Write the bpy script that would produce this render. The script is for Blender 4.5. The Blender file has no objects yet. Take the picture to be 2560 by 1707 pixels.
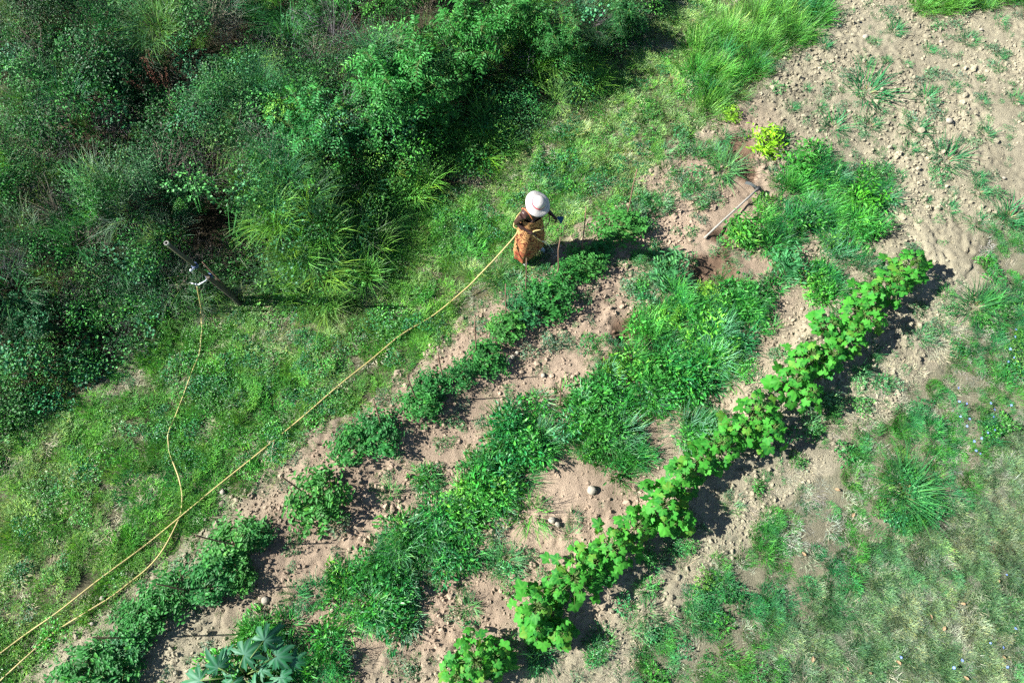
import bpy, bmesh, math, random
import numpy as np
from mathutils import Vector, Matrix

random.seed(7)
RNG = np.random.default_rng(11)
scene = bpy.context.scene
COL = scene.collection

# ------------------------------------------------------------------ camera, light, exposure
CAM_H = 9.6                      # drone height above the plot, metres
FPX = 1707.0                     # focal length in pixels of the 2560 px wide picture
TILT = math.atan((1560 - 853.5) / FPX)      # angle off the straight-down direction
cam_d = bpy.data.cameras.new("camera")
cam_d.sensor_width = 36.0
cam_d.lens = 36.0 * FPX / 2560.0
cam_d.clip_end = 2000.0
cam = bpy.data.objects.new("camera", cam_d)
COL.objects.link(cam)
cam.location = (0, 0, CAM_H)
cam.rotation_euler = (TILT, 0, 0)
scene.camera = cam

SUN_EL, SHADOW_AZ = math.radians(36.5), math.radians(1.0)
sd = Vector((math.cos(SHADOW_AZ) * math.cos(SUN_EL), math.sin(SHADOW_AZ) * math.cos(SUN_EL), -math.sin(SUN_EL)))
sun_d = bpy.data.lights.new("sun", "SUN")
sun_d.energy = 5.0
sun_d.angle = math.radians(0.53)
sun_d.color = (1.0, 0.97, 0.915)
sun = bpy.data.objects.new("sun", sun_d)
COL.objects.link(sun)
sun.location = (-20, 0, 15)
sun.rotation_euler = sd.to_track_quat("-Z", "Y").to_euler()

world = bpy.data.worlds.new("World")
scene.world = world
world.use_nodes = True
wn = world.node_tree
sky = wn.nodes.new("ShaderNodeTexSky")
sky.sky_type = "NISHITA"
sky.sun_disc = False
sky.air_density = 0.75
sky.dust_density = 0.3
sky.ozone_density = 1.6
sky.sun_elevation = SUN_EL
sky.sun_rotation = math.atan2(-sd.x, -sd.y)
wn.links.new(sky.outputs[0], wn.nodes["Background"].inputs[0])
wn.nodes["Background"].inputs[1].default_value = 0.05

vs = scene.view_settings
vs.view_transform = "Standard"
vs.look = "None"
vs.gamma = 1.0
vs.use_curve_mapping = False
vs.exposure = 1.45
scene.cycles.use_denoising = False
scene.cycles.use_adaptive_sampling = True
scene.cycles.adaptive_threshold = 0.04
scene.cycles.max_bounces = 4
scene.cycles.diffuse_bounces = 2
scene.cycles.glossy_bounces = 2
scene.cycles.transmission_bounces = 3
scene.cycles.transparent_max_bounces = 4

# ------------------------------------------------------------------ helpers: picture point -> place on the ground
ct, st = math.cos(TILT), math.sin(TILT)
K = 2560.0 / 2352.0


def at(x, y, z=0.0):
    """point at height z that the photograph shows at pixel (x, y) of the 2560 px wide picture"""
    u, v = (x - 1280.0) / FPX, (y - 853.5) / FPX
    d = (u, st - v * ct, -ct - v * st)
    s = (CAM_H - z) / -d[2]
    return Vector((d[0] * s, d[1] * s, z))


def poly(pts, k=K):
    return np.array([at(x * k, y * k)[:2] for x, y in pts])


def inside(P, x, y):
    r = np.zeros(x.shape, bool)
    n = len(P)
    j = n - 1
    for i in range(n):
        xi, yi = P[i]
        xj, yj = P[j]
        c = ((yi > y) != (yj > y)) & (x < (xj - xi) * (y - yi) / ((yj - yi) or 1e-9) + xi)
        r ^= c
        j = i
    return r


_perm = np.random.default_rng(5).permutation(4096)


def _h(ix, iy, s):
    return _perm[(_perm[(ix + s * 131) & 4095] + iy) & 4095] / 4095.0


def vnoise(x, y, f, s=0):
    x, y = np.asarray(x) * f + 500.3, np.asarray(y) * f + 500.7
    ix, iy = np.floor(x).astype(int), np.floor(y).astype(int)
    fx, fy = x - ix, y - iy
    fx, fy = fx * fx * (3 - 2 * fx), fy * fy * (3 - 2 * fy)
    a = _h(ix, iy, s) * (1 - fx) + _h(ix + 1, iy, s) * fx
    b = _h(ix, iy + 1, s) * (1 - fx) + _h(ix + 1, iy + 1, s) * fx
    return a * (1 - fy) + b * fy


def fbm(x, y, f, s=0, o=3):
    t, a, n = 0, 1.0, 0
    for k in range(o):
        t = t + vnoise(x, y, f * 2 ** k, s + k) * a
        n += a
        a *= 0.5
    return t / n


def seg_dist(P, x, y):
    best = np.full(np.shape(x), 1e9)
    for (ax, ay), (bx, by) in zip(P[:-1], P[1:]):
        dx, dy = bx - ax, by - ay
        t = np.clip(((x - ax) * dx + (y - ay) * dy) / (dx * dx + dy * dy + 1e-9), 0, 1)
        best = np.minimum(best, np.hypot(x - ax - t * dx, y - ay - t * dy))
    return best


def sm(e0, e1, v):
    t = np.clip((v - e0) / (e1 - e0), 0, 1)
    return t * t * (3 - 2 * t)


# ------------------------------------------------------------------ zones of the plot (read off the photograph, laid on the ground)
EDGE = [(-400, 1090), (0, 1000), (60, 960), (150, 930), (230, 880), (300, 800), (360, 765), (440, 715), (520, 695), (560, 640),
        (620, 650), (680, 700), (760, 680), (830, 630), (860, 560), (900, 500), (1000, 470), (1060, 410), (1160, 330),
        (1250, 290), (1330, 230), (1400, 160), (1450, 110), (1480, 60), (1540, 0), (1620, -120)]
Z_THICKET = poly(EDGE + [(1640, -330), (-900, -330)])
GARDEN_EDGE = [(1960, -120), (1905, 30), (1800, 130), (1720, 200), (1640, 260), (1560, 330), (1500, 385), (1400, 480), (1290, 560),
               (1230, 610), (1100, 700), (950, 830), (850, 920), (700, 1000), (600, 1080), (480, 1180), (400, 1260), (300, 1340),
               (200, 1420), (100, 1500), (20, 1600), (-60, 1800)]
Z_GRASS = poly(EDGE + GARDEN_EDGE + [(-500, 1800)])
Z_TALL = poly([(1640, 265), (1580, 240), (1540, 180), (1580, 110), (1650, 60), (1740, 20), (1790, -90), (1940, -90), (1895, 40), (1800, 125), (1720, 195)])
Z_CORNER = poly([(2070, -60), (2420, -90), (2420, 60), (2330, 20), (2250, 35), (2120, 25)])
Z_LAWN = poly([(2420, 470), (2290, 500), (2245, 540), (2240, 620), (2300, 650), (2250, 730), (2230, 780), (2160, 840), (2080, 900), (2020, 960),
               (1975, 1010), (1950, 1060), (1860, 1095), (1850, 1140), (1790, 1190), (1720, 1260), (1620, 1330), (1560, 1400),
               (1480, 1480), (1440, 1530), (1400, 1640), (2700, 1640), (2700, 470)])
Z_DRY = poly([(2420, 880), (2300, 985), (2200, 1125), (2080, 1265), (1930, 1365), (1800, 1480), (1720, 1640), (2700, 1640), (2700, 880)])
Z_STRIPS = [poly(q) for q in (
    [(1430, 1570), (1470, 1480), (1560, 1400), (1620, 1335), (1700, 1330), (1660, 1420), (1560, 1500), (1500, 1600)],
    [(1700, 1250), (1740, 1195), (1800, 1180), (1830, 1210), (1760, 1290), (1710, 1300)], [(1850, 1090), (1900, 1090), (1890, 1160), (1840, 1160)],
    [(1560, 1620), (1700, 1480), (1830, 1360), (1960, 1270), (2040, 1190), (1975, 1130), (1950, 1050), (2050, 960), (2180, 870), (2250, 760), (2300, 660), (2420, 600), (2420, 900), (2300, 990),
     (2200, 1130), (2080, 1265), (1930, 1365), (1800, 1480), (1720, 1620)],
    [(2230, 620), (2235, 540), (2290, 500), (2420, 470), (2420, 560), (2320, 590), (2290, 640)])]
Z_W1 = poly([(560, 1500), (700, 1400), (800, 1320), (870, 1240), (960, 1180), (1050, 1110), (1150, 1030), (1200, 980), (1280, 925),
             (1340, 885), (1420, 830), (1455, 770), (1520, 715), (1600, 685), (1680, 680), (1730, 700), (1775, 735), (1740, 790), (1700, 850),
             (1650, 920), (1590, 985), (1500, 1010), (1420, 1055), (1300, 1035), (1240, 1090), (1180, 1150), (1100, 1200), (1040, 1285),
             (960, 1340), (900, 1420), (820, 1470), (760, 1540), (700, 1640), (560, 1640)])
Z_W2 = poly([(1715, 525), (1765, 470), (1795, 370), (1850, 350), (1900, 415), (1960, 440), (2035, 470), (2005, 560), (1960, 600),
             (1950, 660), (1900, 695), (1830, 725), (1785, 690), (1790, 620), (1865, 575), (1830, 525), (1770, 570), (1705, 570)])
Z_W3 = [poly(p) for p in (
    [(1480, 580), (1540, 560), (1585, 610), (1560, 665), (1490, 690), (1420, 700), (1420, 640)],
    [(1350, 770), (1410, 740), (1440, 790), (1420, 850), (1350, 830)],
    [(1250, 420), (1420, 380), (1530, 330), (1660, 300), (1690, 420), (1640, 480), (1560, 440), (1520, 500), (1450, 550), (1400, 500), (1300, 480)],
    [(1130, 620), (1230, 590), (1270, 640), (1190, 690), (1120, 700)],
    [(1430, 1440), (1520, 1400), (1600, 1330), (1700, 1280), (1720, 1350), (1600, 1480), (1480, 1540)],
    [(1700, 1130), (1640, 1190), (1480, 1290), (1440, 1360), (1330, 1460), (1200, 1540), (1280, 1560), (1500, 1370), (1580, 1290), (1700, 1200)],
    [(2120, 720), (2200, 690), (2180, 740), (2030, 880), (1960, 960), (1880, 1040), (1780, 1120), (1730, 1110), (1850, 960), (1990, 840)],
    [(1080, 1290), (1190, 1260), (1200, 1330), (1120, 1400), (1060, 1370)],
    [(1100, 1440), (1190, 1400), (1260, 1480), (1180, 1560), (1100, 1500)],
    [(1300, 1180), (1380, 1140), (1400, 1230), (1320, 1260)],
    [(80, 1568), (180, 1470), (330, 1380), (390, 1290), (440, 1220), (520, 1230), (420, 1400), (300, 1500), (200, 1640)],
)]
Z_GARDEN = poly(GARDEN_EDGE[::-1] + [(2120, -120), (2420, 60), (2420, 470), (2245, 560), (2080, 900), (1860, 1110), (1440, 1530), (1380, 1640)])
Z_PINK = poly([(1700, 230), (1800, 330), (1800, 480), (1880, 600), (1780, 790), (1600, 1020), (1450, 1280), (1200, 1480), (1000, 1600), (600, 1540),
               (500, 1280), (700, 990), (1000, 780), (1240, 590), (1500, 390)])
ROW1 = poly([(150, 1570), (340, 1420), (540, 1280), (700, 1170), (800, 1070), (965, 935), (1110, 830), (1230, 700), (1345, 610), (1440, 520)])
ROW3 = poly([(1050, 1580), (1280, 1400), (1420, 1270), (1650, 1060), (1830, 910), (1985, 750), (2100, 650)])
DUG = [(at(x * K, y * K), r) for x, y, r in ((1440, 770, .35), (1410, 850, .3), (1640, 620, .4), (1680, 680, .3), (1690, 350, .35), (1600, 640, .25), (1720, 400, .22), (1660, 540, .25))]
BARE = [(at(x * K, y * K), r) for x, y, r in ((500, 735, .3), (595, 745, .35), (560, 800, .25), (640, 765, .3), (480, 790, .3), (740, 880, .2), (1010, 690, .25), (420, 900, .25), (1250, 470, .2))]
HOE_LINE = poly([(1760, 600), (1830, 540), (1893, 478), (1862, 462)], 1.0)
BERM = poly([(1700, 930), (1780, 850), (1850, 770), (1930, 690), (2000, 620), (2060, 590)])


def warp(x, y, a=0.22, b=.12):
    return x + (fbm(x, y, 1.7, 40) - .5) * 2 * a + (vnoise(x, y, 6, 41) - .5) * b, y + (fbm(x, y, 1.7, 50) - .5) * 2 * a + (vnoise(x, y, 6, 51) - .5) * b


def soilness(x, y):
    wx, wy = warp(x, y, .15)
    s = inside(Z_GARDEN, wx, wy).astype(float)
    return s


def ground_z(x, y):
    x, y = np.asarray(x, float), np.asarray(y, float)
    z = (fbm(x, y, .35, 1) - .5) * .12
    g = soilness(x, y)
    d1 = seg_dist(ROW1, x, y)
    d3 = seg_dist(ROW3, x, y)
    z = z + .09 * np.exp(-(d1 / .32) ** 2) + .10 * np.exp(-(d3 / .28) ** 2)
    z = z + .10 * np.exp(-(seg_dist(BERM, x, y) / .16) ** 2) * (0.5 + fbm(x, y, 6, 9))
    for c, r in DUG:
        d = np.hypot(x - c.x, y - c.y)
        z = z - .07 * np.exp(-(d / (r * .6)) ** 2) + .05 * np.exp(-((d - r) / .1) ** 2) * vnoise(x, y, 5, 33)
    rough = g * (.35 + .9 * sm(.35, .7, fbm(x, y, 1.1, 60)))
    cl = np.abs(vnoise(x, y, 13, 3) - .5) + .6 * np.abs(vnoise(x, y, 24, 4) - .5)
    z = z + rough * (.085 * (.5 - cl) + .05 * (fbm(x, y, 5, 5) - .5)) + (1 - g) * (vnoise(x, y, 8, 8) - .5) * .02
    return z


def gz(x, y):
    return float(ground_z(np.array([x]), np.array([y]))[0])


def on(x, y, k=K, dz=0.0):
    p = at(x * k, y * k)
    p.z = gz(p.x, p.y) + dz
    return p


# ------------------------------------------------------------------ helpers: objects
def tag(o, label=None, cat=None, group=None, kind=None):
    if label:
        o["label"] = label
    if cat:
        o["category"] = cat
    if group:
        o["group"] = group
    if kind:
        o["kind"] = kind
    return o


def link(o):
    COL.objects.link(o)
    return o


def empty(name, loc=(0, 0, 0), rz=0.0, s=1.0):
    o = link(bpy.data.objects.new(name, None))
    o.empty_display_size = .1
    o.location = loc
    o.rotation_euler = (0, 0, rz)
    o.scale = (s, s, s)
    return o


def obj(name, me, parent=None, loc=None, rot=None, s=None, color=None):
    o = link(bpy.data.objects.new(name, me))
    if parent:
        o.parent = parent
    if loc is not None:
        o.location = loc
    if rot is not None:
        o.rotation_euler = rot
    if s is not None:
        o.scale = (s, s, s) if np.isscalar(s) else s
    if color is not None:
        o.color = (*color, 1)
    return o


def mesh(name, V, F, mat=None, smooth=False, attrs=None):
    me = bpy.data.meshes.new(name)
    me.from_pydata([tuple(v) for v in V], [], [tuple(f) for f in F])
    for k, a in (attrs or {}).items():
        a = np.asarray(a, np.float32)
        at_ = me.attributes.new(k, "FLOAT", "POINT")
        at_.data.foreach_set("value", a.ravel())
    if mat:
        me.materials.append(mat)
    if smooth:
        me.polygons.foreach_set("use_smooth", [True] * len(me.polygons))
    me.update()
    return me


class Geo:
    """collects vertices, faces and a per-vertex number, becomes ONE mesh"""

    def __init__(self):
        self.V, self.F, self.A, self.n = [], [], [], 0

    def add(self, V, F, a=0.5):
        V = np.asarray(V, float)
        self.V.append(V)
        self.F += [tuple(i + self.n for i in f) for f in F]
        self.A.append(np.full(len(V), a) if np.isscalar(a) else np.asarray(a))
        self.n += len(V)

    def leaves(self, P, D, N, L, W, T, TF, a):
        """many leaves from one template T of (along, across, up)"""
        D = D / np.linalg.norm(D, axis=1, keepdims=True)
        S = np.cross(D, N)
        S /= np.linalg.norm(S, axis=1, keepdims=True) + 1e-9
        N = np.cross(S, D)
        V = (P[:, None] + D[:, None] * (T[None, :, 0:1] * L[:, None, None]) + S[:, None] * (T[None, :, 1:2] * W[:, None, None])
             + N[:, None] * (T[None, :, 2:3] * L[:, None, None]))
        m = len(T)
        for i in range(len(P)):
            self.F += [tuple(j + self.n + i * m for j in f) for f in TF]
        self.V.append(V.reshape(-1, 3))
        self.A.append(np.repeat(a, m))
        self.n += len(P) * m

    def blades(self, P, az, L, W, lean0, lean1, a, seg=3):
        """curved grass blades; lean0/lean1 = angle off the vertical at base and tip"""
        n = len(P)
        d = np.stack([np.cos(az), np.sin(az), np.zeros(n)], 1)
        s = np.stack([-np.sin(az), np.cos(az), np.zeros(n)], 1)
        p = P.copy()
        rows = []
        for k in range(seg + 1):
            t = k / seg
            w = W * (1 - t) ** .6 * (.65 + .35 * min(1, t * 4)) * .5
            if k < seg:
                rows += [p - s * w[:, None], p + s * w[:, None]]
            else:
                rows += [p]
            th = lean0 + (lean1 - lean0) * (t + .5 / seg)
            p = p + (d * np.sin(th)[:, None] + np.array([0, 0, 1.0]) * np.cos(th)[:, None]) * (L / seg)[:, None]
        m = len(rows)
        V = np.stack(rows, 1).reshape(-1, 3)
        F = []
        for i in range(n):
            b = i * m + self.n
            for k in range(seg - 1):
                F.append((b + 2 * k, b + 2 * k + 1, b + 2 * k + 3, b + 2 * k + 2))
            F.append((b + m - 3, b + m - 2, b + m - 1))
        self.F += F
        self.V.append(V)
        self.A.append(np.repeat(a, m))
        self.n += n * m

    def tube(self, pts, rad, sides=6, a=0.5, cap=True):
        pts = [Vector(p) for p in pts]
        rad = [rad] * len(pts) if np.isscalar(rad) else rad
        V, F = [], []
        prev = None
        for i, p in enumerate(pts):
            t = (pts[min(i + 1, len(pts) - 1)] - pts[max(i - 1, 0)]).normalized()
            if prev is None:
                u = t.orthogonal().normalized()
            else:
                u = (prev - t * prev.dot(t)).normalized()
            prev = u
            w = t.cross(u)
            for k in range(sides):
                c = 2 * math.pi * k / sides
                V.append(p + (u * math.cos(c) + w * math.sin(c)) * rad[i])
        for i in range(len(pts) - 1):
            for k in range(sides):
                k2 = (k + 1) % sides
                F.append((i * sides + k, i * sides + k2, (i + 1) * sides + k2, (i + 1) * sides + k))
        if cap:
            F.append(tuple(range(sides))[::-1])
            F.append(tuple((len(pts) - 1) * sides + k for k in range(sides)))
        self.add(V, F, a)

    def ball(self, c, r, seg=12, rings=8, a=0.5, rot=None):
        r = (r, r, r) if np.isscalar(r) else r
        V, F = [], []
        R = rot or Matrix.Identity(3)
        for i in range(rings + 1):
            ph = math.pi * i / rings
            for j in range(seg):
                th = 2 * math.pi * j / seg
                V.append(Vector(c) + R @ Vector((r[0] * math.sin(ph) * math.cos(th), r[1] * math.sin(ph) * math.sin(th), r[2] * math.cos(ph))))
        for i in range(rings):
            for j in range(seg):
                F.append((i * seg + j, (i + 1) * seg + j, (i + 1) * seg + (j + 1) % seg, i * seg + (j + 1) % seg))
        self.add(V, F, a)

    def build(self, name, mat, smooth=False):
        return mesh(name, np.concatenate(self.V), self.F, mat, smooth, {"lr": np.concatenate(self.A)})


def smooth_line(pts, n=6):
    """Catmull-Rom through 3D points"""
    pts = [Vector(p) for p in pts]
    P = [pts[0] * 2 - pts[1]] + pts + [pts[-1] * 2 - pts[-2]]
    out = []
    for i in range(1, len(P) - 2):
        for k in range(n):
            t = k / n
            a, b, c, d = P[i - 1], P[i], P[i + 1], P[i + 2]
            out.append(.5 * ((2 * b) + (c - a) * t + (2 * a - 5 * b + 4 * c - d) * t * t + (3 * b - a - 3 * c + d) * t ** 3))
    out.append(pts[-1])
    return out


# ------------------------------------------------------------------ materials
def new_mat(name):
    m = bpy.data.materials.new(name)
    m.use_nodes = True
    nt = m.node_tree
    return m, nt, nt.nodes["Principled BSDF"], nt.nodes["Material Output"]


def N(nt, t, **kw):
    n = nt.nodes.new(t)
    for k, v in kw.items():
        setattr(n, k, v)
    return n


def mixcol(nt, fac, a, b, mode="MIX"):
    m = N(nt, "ShaderNodeMix", data_type="RGBA", blend_type=mode)
    for s, v in ((0, fac), (6, a), (7, b)):
        if hasattr(v, "is_output"):
            nt.links.new(v, m.inputs[s])
        elif s == 0:
            m.inputs[0].default_value = v
        else:
            m.inputs[s].default_value = (*v, 1)
    return m.outputs[2]


def leaf_material(name, source, rough=.5, trans=.3, spec=.4, vein=None, aged=(1.5, 1.05, .5)):
    """source 'inst': colour comes with each scattered plant; 'obj': colour of the object"""
    m, nt, p, out = new_mat(name)
    if source == "inst":
        c = N(nt, "ShaderNodeAttribute", attribute_type="INSTANCER", attribute_name="tint").outputs["Color"]
    else:
        c = N(nt, "ShaderNodeObjectInfo").outputs["Color"]
    lr = N(nt, "ShaderNodeAttribute", attribute_name="lr").outputs["Fac"]
    br = N(nt, "ShaderNodeMapRange")
    br.inputs[3].default_value, br.inputs[4].default_value = .42, 1.6
    nt.links.new(lr, br.inputs[0])
    col = mixcol(nt, 1.0, mixcol(nt, 1.0, c, (.97, 1.03, .98), "MULTIPLY"), br.outputs[0], "MULTIPLY")
    ol = N(nt, "ShaderNodeMapRange", clamp=True)
    ol.inputs[1].default_value, ol.inputs[2].default_value, ol.inputs[4].default_value = .78, 1.0, .8
    nt.links.new(lr, ol.inputs[0])
    col = mixcol(nt, ol.outputs[0], col, mixcol(nt, 1.0, col, aged, "MULTIPLY"))
    if vein:
        v = N(nt, "ShaderNodeAttribute", attribute_name="vein").outputs["Fac"]
        col = mixcol(nt, v, col, vein)
    nt.links.new(col, p.inputs["Base Color"])
    p.inputs["Roughness"].default_value = rough
    p.inputs["Specular IOR Level"].default_value = spec
    if not trans:
        return m
    tr = N(nt, "ShaderNodeBsdfTranslucent")
    nt.links.new(mixcol(nt, 1.0, col, (1.25, 1.2, .5), "MULTIPLY"), tr.inputs[0])
    mx = N(nt, "ShaderNodeMixShader")
    mx.inputs[0].default_value = trans
    nt.links.new(p.outputs[0], mx.inputs[1])
    nt.links.new(tr.outputs[0], mx.inputs[2])
    nt.links.new(mx.outputs[0], out.inputs[0])
    return m


def plain(name, col, rough=.6, var=.25, scale=20, metallic=0.0, bump=0.0, spec=.4):
    m, nt, p, out = new_mat(name)
    tc = N(nt, "ShaderNodeTexCoord")
    nz = N(nt, "ShaderNodeTexNoise")
    nz.inputs["Scale"].default_value = scale
    nz.inputs["Detail"].default_value = 5
    nt.links.new(tc.outputs["Object"], nz.inputs[0])
    c = mixcol(nt, nz.outputs[0], tuple(v * (1 - var) for v in col), tuple(min(1, v * (1 + var)) for v in col))
    nt.links.new(c, p.inputs["Base Color"])
    p.inputs["Roughness"].default_value = rough
    p.inputs["Metallic"].default_value = metallic
    p.inputs["Specular IOR Level"].default_value = spec
    if bump:
        b = N(nt, "ShaderNodeBump")
        b.inputs["Strength"].default_value = bump
        b.inputs["Distance"].default_value = .01
        nt.links.new(nz.outputs[0], b.inputs["Height"])
        nt.links.new(b.outputs[0], p.inputs["Normal"])
    return m


M_GRASS = leaf_material("grass_blades", "inst", .5, .3, .35)
M_WEED = leaf_material("weed_leaves", "inst", .42, .25, .45)
M_BUSH = leaf_material("thicket_leaves", "inst", .5, 0, .25)
M_DRYI = leaf_material("dry_stalks", "inst", .8, 0, .15, aged=(1.1, .95, .8))
M_LEAF = leaf_material("plant_leaves", "obj", .5, .28, .25)
M_BLADE = leaf_material("plant_blades", "obj", .5, .3, .35)
M_COURGETTE = leaf_material("courgette_leaf", "obj", .55, .2, .3, vein=(.11, .27, .18))
M_LOBED = leaf_material("lobed_leaf", "obj", .6, .3, .2, vein=(.075, .30, .04))
M_STEM = plain("green_stem", (.10, .17, .04), .6)
M_TWIG = plain("brown_twig", (.16, .11, .07), .85)
M_STAKE = plain("weathered_stake", (.20, .12, .08), .8, .35, 30)


def clod_material():
    m, nt, p, out = new_mat("soil_clod")
    c = N(nt, "ShaderNodeAttribute", attribute_type="INSTANCER", attribute_name="tint").outputs["Color"]
    nz = N(nt, "ShaderNodeTexNoise")
    nz.inputs["Scale"].default_value = 40
    nt.links.new(N(nt, "ShaderNodeTexCoord").outputs["Object"], nz.inputs[0])
    mr = N(nt, "ShaderNodeMapRange")
    mr.inputs[3].default_value, mr.inputs[4].default_value = .75, 1.25
    nt.links.new(nz.outputs[0], mr.inputs[0])
    nt.links.new(mixcol(nt, 1.0, c, mr.outputs[0], "MULTIPLY"), p.inputs["Base Color"])
    p.inputs["Roughness"].default_value = .95
    p.inputs["Specular IOR Level"].default_value = .1
    return m


M_CLOD = clod_material()


def ground_material():
    m, nt, p, out = new_mat("garden_soil")
    c = N(nt, "ShaderNodeAttribute", attribute_name="soil_colour").outputs["Color"]
    geo = N(nt, "ShaderNodeNewGeometry")
    n1 = N(nt, "ShaderNodeTexNoise")
    n1.inputs["Scale"].default_value = 60
    n1.inputs["Detail"].default_value = 6
    n1.inputs["Roughness"].default_value = .65
    nt.links.new(geo.outputs["Position"], n1.inputs[0])
    n2 = N(nt, "ShaderNodeTexNoise")
    n2.inputs["Scale"].default_value = 9
    n2.inputs["Detail"].default_value = 6
    nt.links.new(geo.outputs["Position"], n2.inputs[0])
    mr = N(nt, "ShaderNodeMapRange")
    mr.inputs[1].default_value, mr.inputs[2].default_value = .25, .75
    mr.inputs[3].default_value, mr.inputs[4].default_value = .7, 1.25
    nt.links.new(n1.outputs[0], mr.inputs[0])
    mr2 = N(nt, "ShaderNodeMapRange")
    mr2.inputs[1].default_value, mr2.inputs[2].default_value = .3, .7
    mr2.inputs[3].default_value, mr2.inputs[4].default_value = .85, 1.12
    nt.links.new(n2.outputs[0], mr2.inputs[0])
    col = mixcol(nt, 1.0, mixcol(nt, 1.0, c, mr.outputs[0], "MULTIPLY"), mr2.outputs[0], "MULTIPLY")
    nt.links.new(col, p.inputs["Base Color"])
    p.inputs["Roughness"].default_value = .97
    p.inputs["Specular IOR Level"].default_value = .08
    b = N(nt, "ShaderNodeBump")
    b.inputs["Strength"].default_value = .9
    b.inputs["Distance"].default_value = .02
    nt.links.new(n1.outputs[0], b.inputs["Height"])
    nt.links.new(b.outputs[0], p.inputs["Normal"])
    return m


# ------------------------------------------------------------------ the ground: one sheet out to the horizon
def soil_colour(x, y):
    x, y = np.asarray(x, float), np.asarray(y, float)
    wx, wy = warp(x, y, .35)
    n = fbm(x, y, 1.3, 70)[:, None]
    field = np.array([.272, .246, .174]) * (.72 + .6 * n)
    pink = np.array([.295, .228, .166]) * (.72 + .6 * n)
    c = field
    dP = inside(Z_PINK, wx, wy)
    a = np.zeros(len(x))
    for k in range(8):
        a += inside(Z_PINK, wx + .35 * math.cos(k * .785), wy + .35 * math.sin(k * .785))
    a = (a / 8)[:, None]
    c = c * (1 - a) + pink * a
    wx, wy = warp(x, y, .15)
    gr = (inside(Z_GRASS, wx, wy) | inside(Z_TALL, wx, wy))[:, None]
    c = np.where(gr, np.array([.12, .115, .07]) * (.7 + .7 * n), c)
    lw = inside(Z_LAWN, wx, wy)[:, None]
    c = np.where(lw, np.where(inside(Z_DRY, wx, wy)[:, None], np.array([.15, .165, .115]), np.array([.18, .17, .115])) * (.75 + .55 * n), c)
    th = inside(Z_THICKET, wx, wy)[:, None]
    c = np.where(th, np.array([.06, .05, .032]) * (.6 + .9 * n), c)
    out = ~(gr | lw | th | inside(Z_GARDEN, wx, wy)[:, None])
    c = np.where(out & (np.abs(x)[:, None] > 10.5), np.array([.12, .13, .06]), c)
    damp = (np.exp(-(seg_dist(ROW1, x, y) / .28) ** 2) * sm(.4, .6, fbm(x, y, 1.9, 77)))[:, None]
    c = c * (1 - .3 * damp)
    for q, r in DUG:
        d = np.hypot(x - q.x, y - q.y)[:, None] + (fbm(x, y, 4, 80)[:, None] - .5) * .3
        f = 1 - sm(r * .6, r * 1.1, d)
        c = c * (1 - f) + np.array([.15, .10, .068]) * f
    return c


def build_ground():
    far = np.array([14, 17, 22, 30, 45, 70, 120, 220, 400.0])
    xs = np.concatenate([-far[::-1], np.arange(-12.5, 12.5, .034), far])
    ys = np.concatenate([-far[::-1] + 4, np.arange(-2, 13.4, .034), far + 4])
    ys = np.unique(np.concatenate([ys[ys < -3], np.arange(-2, 13.4, .034), ys[ys > 14]]))
    X, Y = np.meshgrid(xs, ys)
    x, y = X.ravel(), Y.ravel()
    z = ground_z(x, y)
    nx, ny = len(xs), len(ys)
    me = bpy.data.meshes.new("ground")
    me.vertices.add(len(x))
    me.vertices.foreach_set("co", np.stack([x, y, z], 1).ravel())
    i, j = np.meshgrid(np.arange(nx - 1), np.arange(ny - 1))
    b = (j * nx + i).ravel()
    q = np.stack([b, b + 1, b + nx + 1, b + nx], 1)
    me.loops.add(q.size)
    me.loops.foreach_set("vertex_index", q.ravel())
    me.polygons.add(len(q))
    me.polygons.foreach_set("loop_start", np.arange(0, q.size, 4))
    me.polygons.foreach_set("use_smooth", np.ones(len(q), bool))
    me.update(calc_edges=True)
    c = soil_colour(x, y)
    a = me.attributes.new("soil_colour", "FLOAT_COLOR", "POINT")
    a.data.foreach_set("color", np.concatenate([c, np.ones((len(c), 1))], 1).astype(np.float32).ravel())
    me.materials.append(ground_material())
    o = obj("ground", me)
    tag(o, "bare tan and pinkish garden soil and grass ground", "ground", kind="structure")


build_ground()

# ------------------------------------------------------------------ scattering (geometry nodes) for what nobody could count
def collection_of(name, meshes):
    c = bpy.data.collections.new(name)
    for i, me in enumerate(meshes):
        c.objects.link(bpy.data.objects.new("%s_%02d" % (name, i), me))
    return c


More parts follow.
